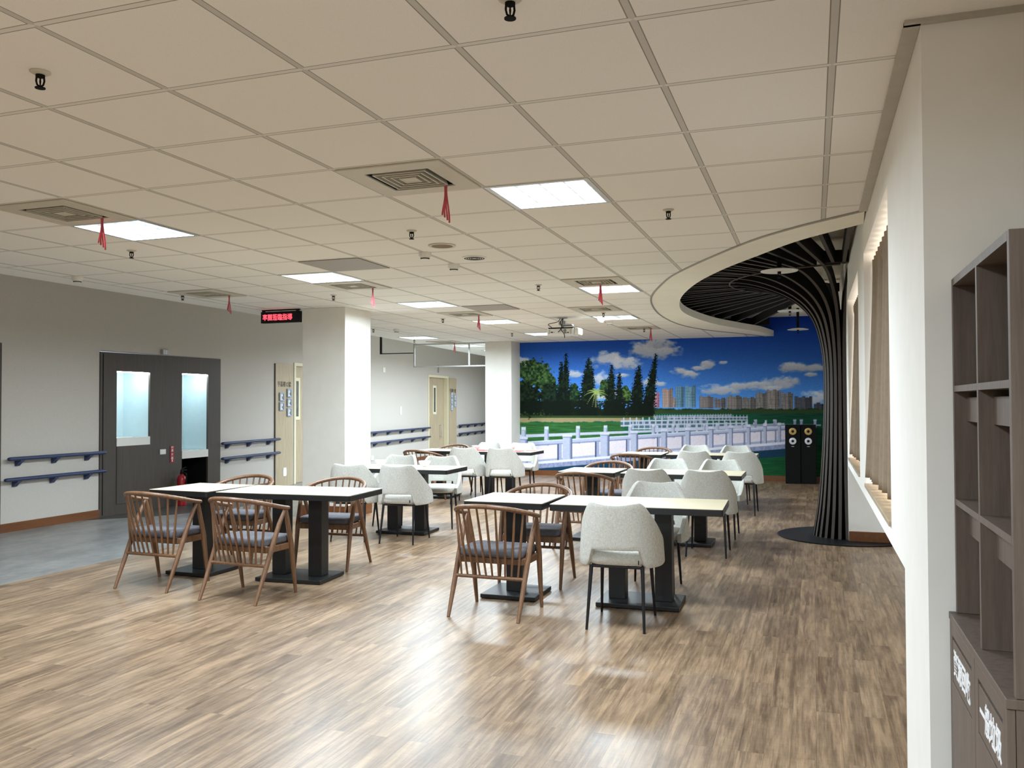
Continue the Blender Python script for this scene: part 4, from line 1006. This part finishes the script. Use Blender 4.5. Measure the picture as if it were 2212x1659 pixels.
# ================================================================== CHAIRS
def make_spindle_chair():
    r = thing('spindle_armchair', '', 'chair', group='walnut spindle armchairs')
    W = M['chairwood']
    def hoop(t):                      # t = 0..1 from left arm tip round the back to the right tip
        th = PI*(1.10-1.20*t)-.0
        x = -.272*math.cos(PI*t)*(1.0) if False else .285*math.cos(PI*(1-t))
        s = math.sin(PI*t)
        y = .115-.385*s**.72; z = .655+.095*s**.9
        return Vector((x*(1.0 if s > .25 else .94+.06*s/.25), y, z))
    pts = [hoop(k/36) for k in range(37)]
    MB().tube(pts, [.016]+[.0175]*35+[.016], 12, flat=.92).build('arm_rail', W, r, smooth='auto')
    for s in (-1, 1):
        tip = Vector((s*.262, .085, .650))
        MB().tube([(s*.250, -.240, 0), (s*.252, -.15, .19), (s*.254, -.06, .38), (s*.258, .02, .55), tip], [.0115, .017, .0195, .017, .012], 12).build('leg', W, r, smooth='auto')
        MB().tube([(s*.248, .235, 0), (s*.250, .20, .19), (s*.252, .17, .38), (s*.257, .12, .55), tip+Vector((0, .01, 0))], [.0115, .017, .0205, .018, .012], 12).build('leg', W, r, smooth='auto')
    MB().tube([(-.246, -.122, .258), (.246, -.122, .258)], .0125, 10).build('stretcher', W, r, smooth='auto')
    for k in range(10):
        f = k/9; top = hoop(.17+.66*f)
        bot = Vector((-.205+.41*f, -.122, .258))
        MB().tube([bot, bot.lerp(top, .5), top], [.0070, .0092, .0070], 8).build('spindle', W, r, smooth='auto')
    fr = MB(); fr.box(-.236, .236, .158, .186, .345, .392); fr.box(-.232, .232, -.095, -.070, .345, .388)
    for s in (-1, 1): fr.box(s*.236-.012, s*.236+.012, -.085, .17, .345, .390)
    fr.build('seat_frame', W, r, bevel=.004)
    c = MB().prism([[(-.232, -.10), (-.20, -.135), (.20, -.135), (.232, -.10), (.232, .17), (.215, .20), (-.215, .20), (-.232, .17)]], lambda p: (*p, .393), lambda p: (*p, .452))
    c.build('seat_cushion', M['cushion'], r, smooth=True, bevel=.018, segs=3)
    pp = [(-.222, -.10), (-.195, -.126), (.195, -.126), (.222, -.10), (.222, .165), (.208, .19), (-.208, .19), (-.222, .165), (-.222, -.10)]
    return r
def make_shell_chair():
    r = thing('upholstered_chair', '', 'chair', group='light grey upholstered chairs')
    nu, nv = 49, 11
    sm = lambda t: (lambda c: c*c*(3-2*c))(min(1, max(0, t)))
    def f(u, v):
        ph = (u*2-1)*math.radians(124); ap = abs(ph)*180/PI
        zt = .792+.014*sm(ap/34)*(1-sm((ap-36)/8)) if ap < 44 else .792-.330*(min(1, (ap-44)/76))**.95
        zl = .505-.112*sm((ap-30)/9)
        z = zl+(zt-zl)*v
        hz = (z-.40)/.40
        w = .255*(1-.13*max(0, hz)**1.2); dpt = .235
        cx = math.copysign(abs(math.sin(ph))**.80, math.sin(ph)); cy = math.copysign(abs(math.cos(ph))**.80, math.cos(ph))
        x = w*cx; y = .010-dpt*cy-.030*max(0, hz)*max(0, cy)
        if ap > 90: y += .05*(ap-90)/34
        return (x, y, z)
    o = MB().grid(f, nu, nv).build('backrest_shell', M['linen'], r, smooth=True, fixn=False)
    s = o.modifiers.new('solid', 'SOLIDIFY'); s.thickness = .036; s.offset = 0
    b = o.modifiers.new('bevel', 'BEVEL'); b.width = .012; b.segments = 3; b.limit_method = 'ANGLE'
    st = MB(); ns = 40; rings = [(.80, .402), (.93, .405), (.985, .418), (1.0, .437), (.985, .457), (.92, .472), (.75, .480), (.4, .483), (.02, .484)]
    vs = []
    for k, z in rings:
        for j in range(ns):
            t = 2*PI*j/ns; c, s_ = math.cos(t), math.sin(t)
            vs.append((.222*k*math.copysign(abs(c)**.62, c), .012+.232*k*math.copysign(abs(s_)**.62, s_), z))
    st.add(vs, [(i*ns+j, i*ns+(j+1) % ns, (i+1)*ns+(j+1) % ns, (i+1)*ns+j) for i in range(len(rings)-1) for j in range(ns)]+[tuple(range(ns-1, -1, -1)), tuple((len(rings)-1)*ns+j for j in range(ns))])
    st.build('seat', M['linen'], r, smooth=True)
    un = MB()
    for s_ in (-1, 1): un.tube([(s_*.160, -.175, .392), (s_*.160, .175, .392)], .010, 8)
    for y in (-.175, .175): un.tube([(-.16, y, .392), (.16, y, .392)], .010, 8)
    un.build('under_frame', M['metal_dark'], r)
    for sx in (-1, 1):
        for y0, y1 in ((-.178, -.245), (.178, .245)):
            MB().tube([(sx*.163, y0, .398), (sx*.182, y1, 0)], [.0135, .0085], 10).build('leg', M['metal_dark'], r, smooth='auto')
    B(.148, .152, -.258, -.240, .425, .450).build('label_tab', M['black_matt'], r)
    return r
D = math.radians
SP = [((-4.885, 5.57), -1, 'leftmost spindle armchair in front, back to the camera, at the left small table'), ((-3.98, 5.44), -3, 'spindle armchair in front of the left long table, second from the left'), ((-4.96, 6.66), 184, 'spindle armchair behind the left small table, facing the camera'), ((-4.02, 6.7), 184, 'spindle armchair behind the left long table, in front of the near pillar'),
      ((-2.065, 5.575), -2, 'nearest spindle armchair at front centre, back to the camera'), ((-2.1, 6.62), 182, 'spindle armchair behind the front centre small table, facing the camera'), ((-2.16, 8.36), -2, 'spindle armchair in the middle right row, back to the camera'), ((-2.18, 9.5), 182, 'spindle armchair in the middle right row, facing the camera behind the small table'),
      ((-2.31, 11.5), 0, 'spindle armchair in the back right row, back to the camera'), ((-2.24, 12.72), 180, 'spindle armchair in the back right row, beyond the small table against the mural'), ((-5.4, 11.5), -4, 'spindle armchair in front of the far left small table'), ((-5.47, 12.74), 180, 'spindle armchair behind the far left small table by the corridor')]
spread(make_spindle_chair, [((*p, 0), D(a), l) for p, a, l in SP])
SH = [((-1.19, 5.57), 2, 'nearest grey upholstered chair, back to the camera, at the front right table'), ((-1.17, 6.64), 182, 'grey upholstered chair behind the front right table, facing the camera'), ((-0.95, 8.36), 1, 'grey upholstered chair in the middle right row, right front, back to the camera'), ((-1.51, 8.36), 2, 'grey upholstered chair in the middle right row, left front, back to the camera'),
      ((-1.53, 9.5), 182, 'grey upholstered chair behind the middle right table, on its left'), ((-0.96, 9.5), 180, 'grey upholstered chair behind the middle right table, on its right'), ((-1.47, 11.53), 1, 'grey upholstered chair in front of the back right table, on its left'), ((-0.88, 11.53), -1, 'grey upholstered chair in front of the back right table, rightmost, dark legs in view'),
      ((-1.64, 12.7), 180, 'farthest grey chair on the left, behind the back right table'), ((-1.06, 12.74), 180, 'farthest grey chair on the right, behind the back right table by the speakers'), ((-4.6, 8.12), 10, 'grey upholstered chair angled at the front left corner of the bowl table, before the pillar'), ((-4.03, 8.14), 5, 'grey upholstered chair in front of the bowl table, back to the camera'),
      ((-4.72, 9.28), 184, 'grey upholstered chair behind the bowl table, beside the pillar'), ((-4.13, 9.24), 196, 'grey upholstered chair turned sideways at the right end of the bowl table'), ((-4.71, 11.52), 8, 'grey chair in front of the red tray table, on its left'), ((-4.14, 11.54), 4, 'grey chair in front of the red tray table, on its right'),
      ((-4.86, 12.7), 183, 'grey chair behind the red tray table, in front of the far pillar'), ((-4.29, 12.7), 190, 'grey chair behind the red tray table, in front of the mural edge')]
spread(make_shell_chair, [((*p, 0), D(a), l) for p, a, l in SH])

# ================================================================== TABLEWARE
def make_bowl():
    r = tag(MB().lathe([(.028, .0005), (.030, .006), (.052, .024), (.066, .052), (.069, .062), (.066, .062), (.050, .028), (.026, .010), (.001, .008)], 28).build('bowl', M['white_gloss'], smooth='auto'), '', 'bowl', 'white bowls on the tables')
    return r
bw = make_bowl()
for k, (x, y, l) in enumerate(((-4.68, 8.84, 'white bowl on the left of the table beside the pillar'), (-4.12, 8.82, 'white bowl on the right of the table beside the pillar'), (-4.80, 12.10, 'white bowl on the left red tray'), (-4.22, 12.04, 'white bowl on the right red tray'))):
    o = bw if k == 0 else bw.copy()
    if k: COL.objects.link(o)
    o.location = (x, y, TZ+(.008 if k > 1 else .0022)); o['label'] = l
for x, y, a, l in ((-4.60, 8.66, .1, 'printed white paper mat on the left of the bowl table'), (-3.92, 8.62, -.12, 'printed white paper mat on the right of the bowl table')):
    r = thing('paper_mat', l, 'paper mat', (x, y, TZ), a, 'printed paper mats on the bowl table')
    B(-.19, .19, -.135, .135, .0004, .0014).build('sheet', M['paper'], r)
    p = MB()
    for i in range(7):
        for j in range(4): 
            if (i*3+j) % 4: p.box(-.17+.05*i, -.17+.05*i+.03-.006*((i+j) % 3), -.11+.055*j, -.11+.055*j+.012, .00145, .0017)
    p.build('print', M['print'], r)
for x, y, a, l in ((-4.78, 12.06, .05, 'left red tray on the far table'), (-4.18, 12.00, -.08, 'right red tray on the far table, with a bowl on it')):
    r = tag(MB().prism([[(-.17, -.11), (.17, -.11), (.17, .11), (-.17, .11)]], lambda p: (p[0]*.92, p[1]*.9, .0005), lambda p: (p[0], p[1], .007)).build('tray', M['red_tray'], bevel=.003), l, 'tray', 'red trays on the far table'); r.location = (x, y, TZ); r.rotation_euler[2] = a
sp = MB(); sp.tube([(-.09, 0, .004), (.03, .01, .006), (.06, .012, .008)], [.004, .004, .005], 8); sp.tube([(.06, .012, .008), (.075, .013, .008), (.10, .015, .010)], [.005, .016, .004], 10, flat=.35)
o = tag(sp.build('spoon', M['red_tray'], smooth=True), 'red spoon lying right of the right red tray', 'spoon'); o.location = (-3.92, 12.1, TZ)
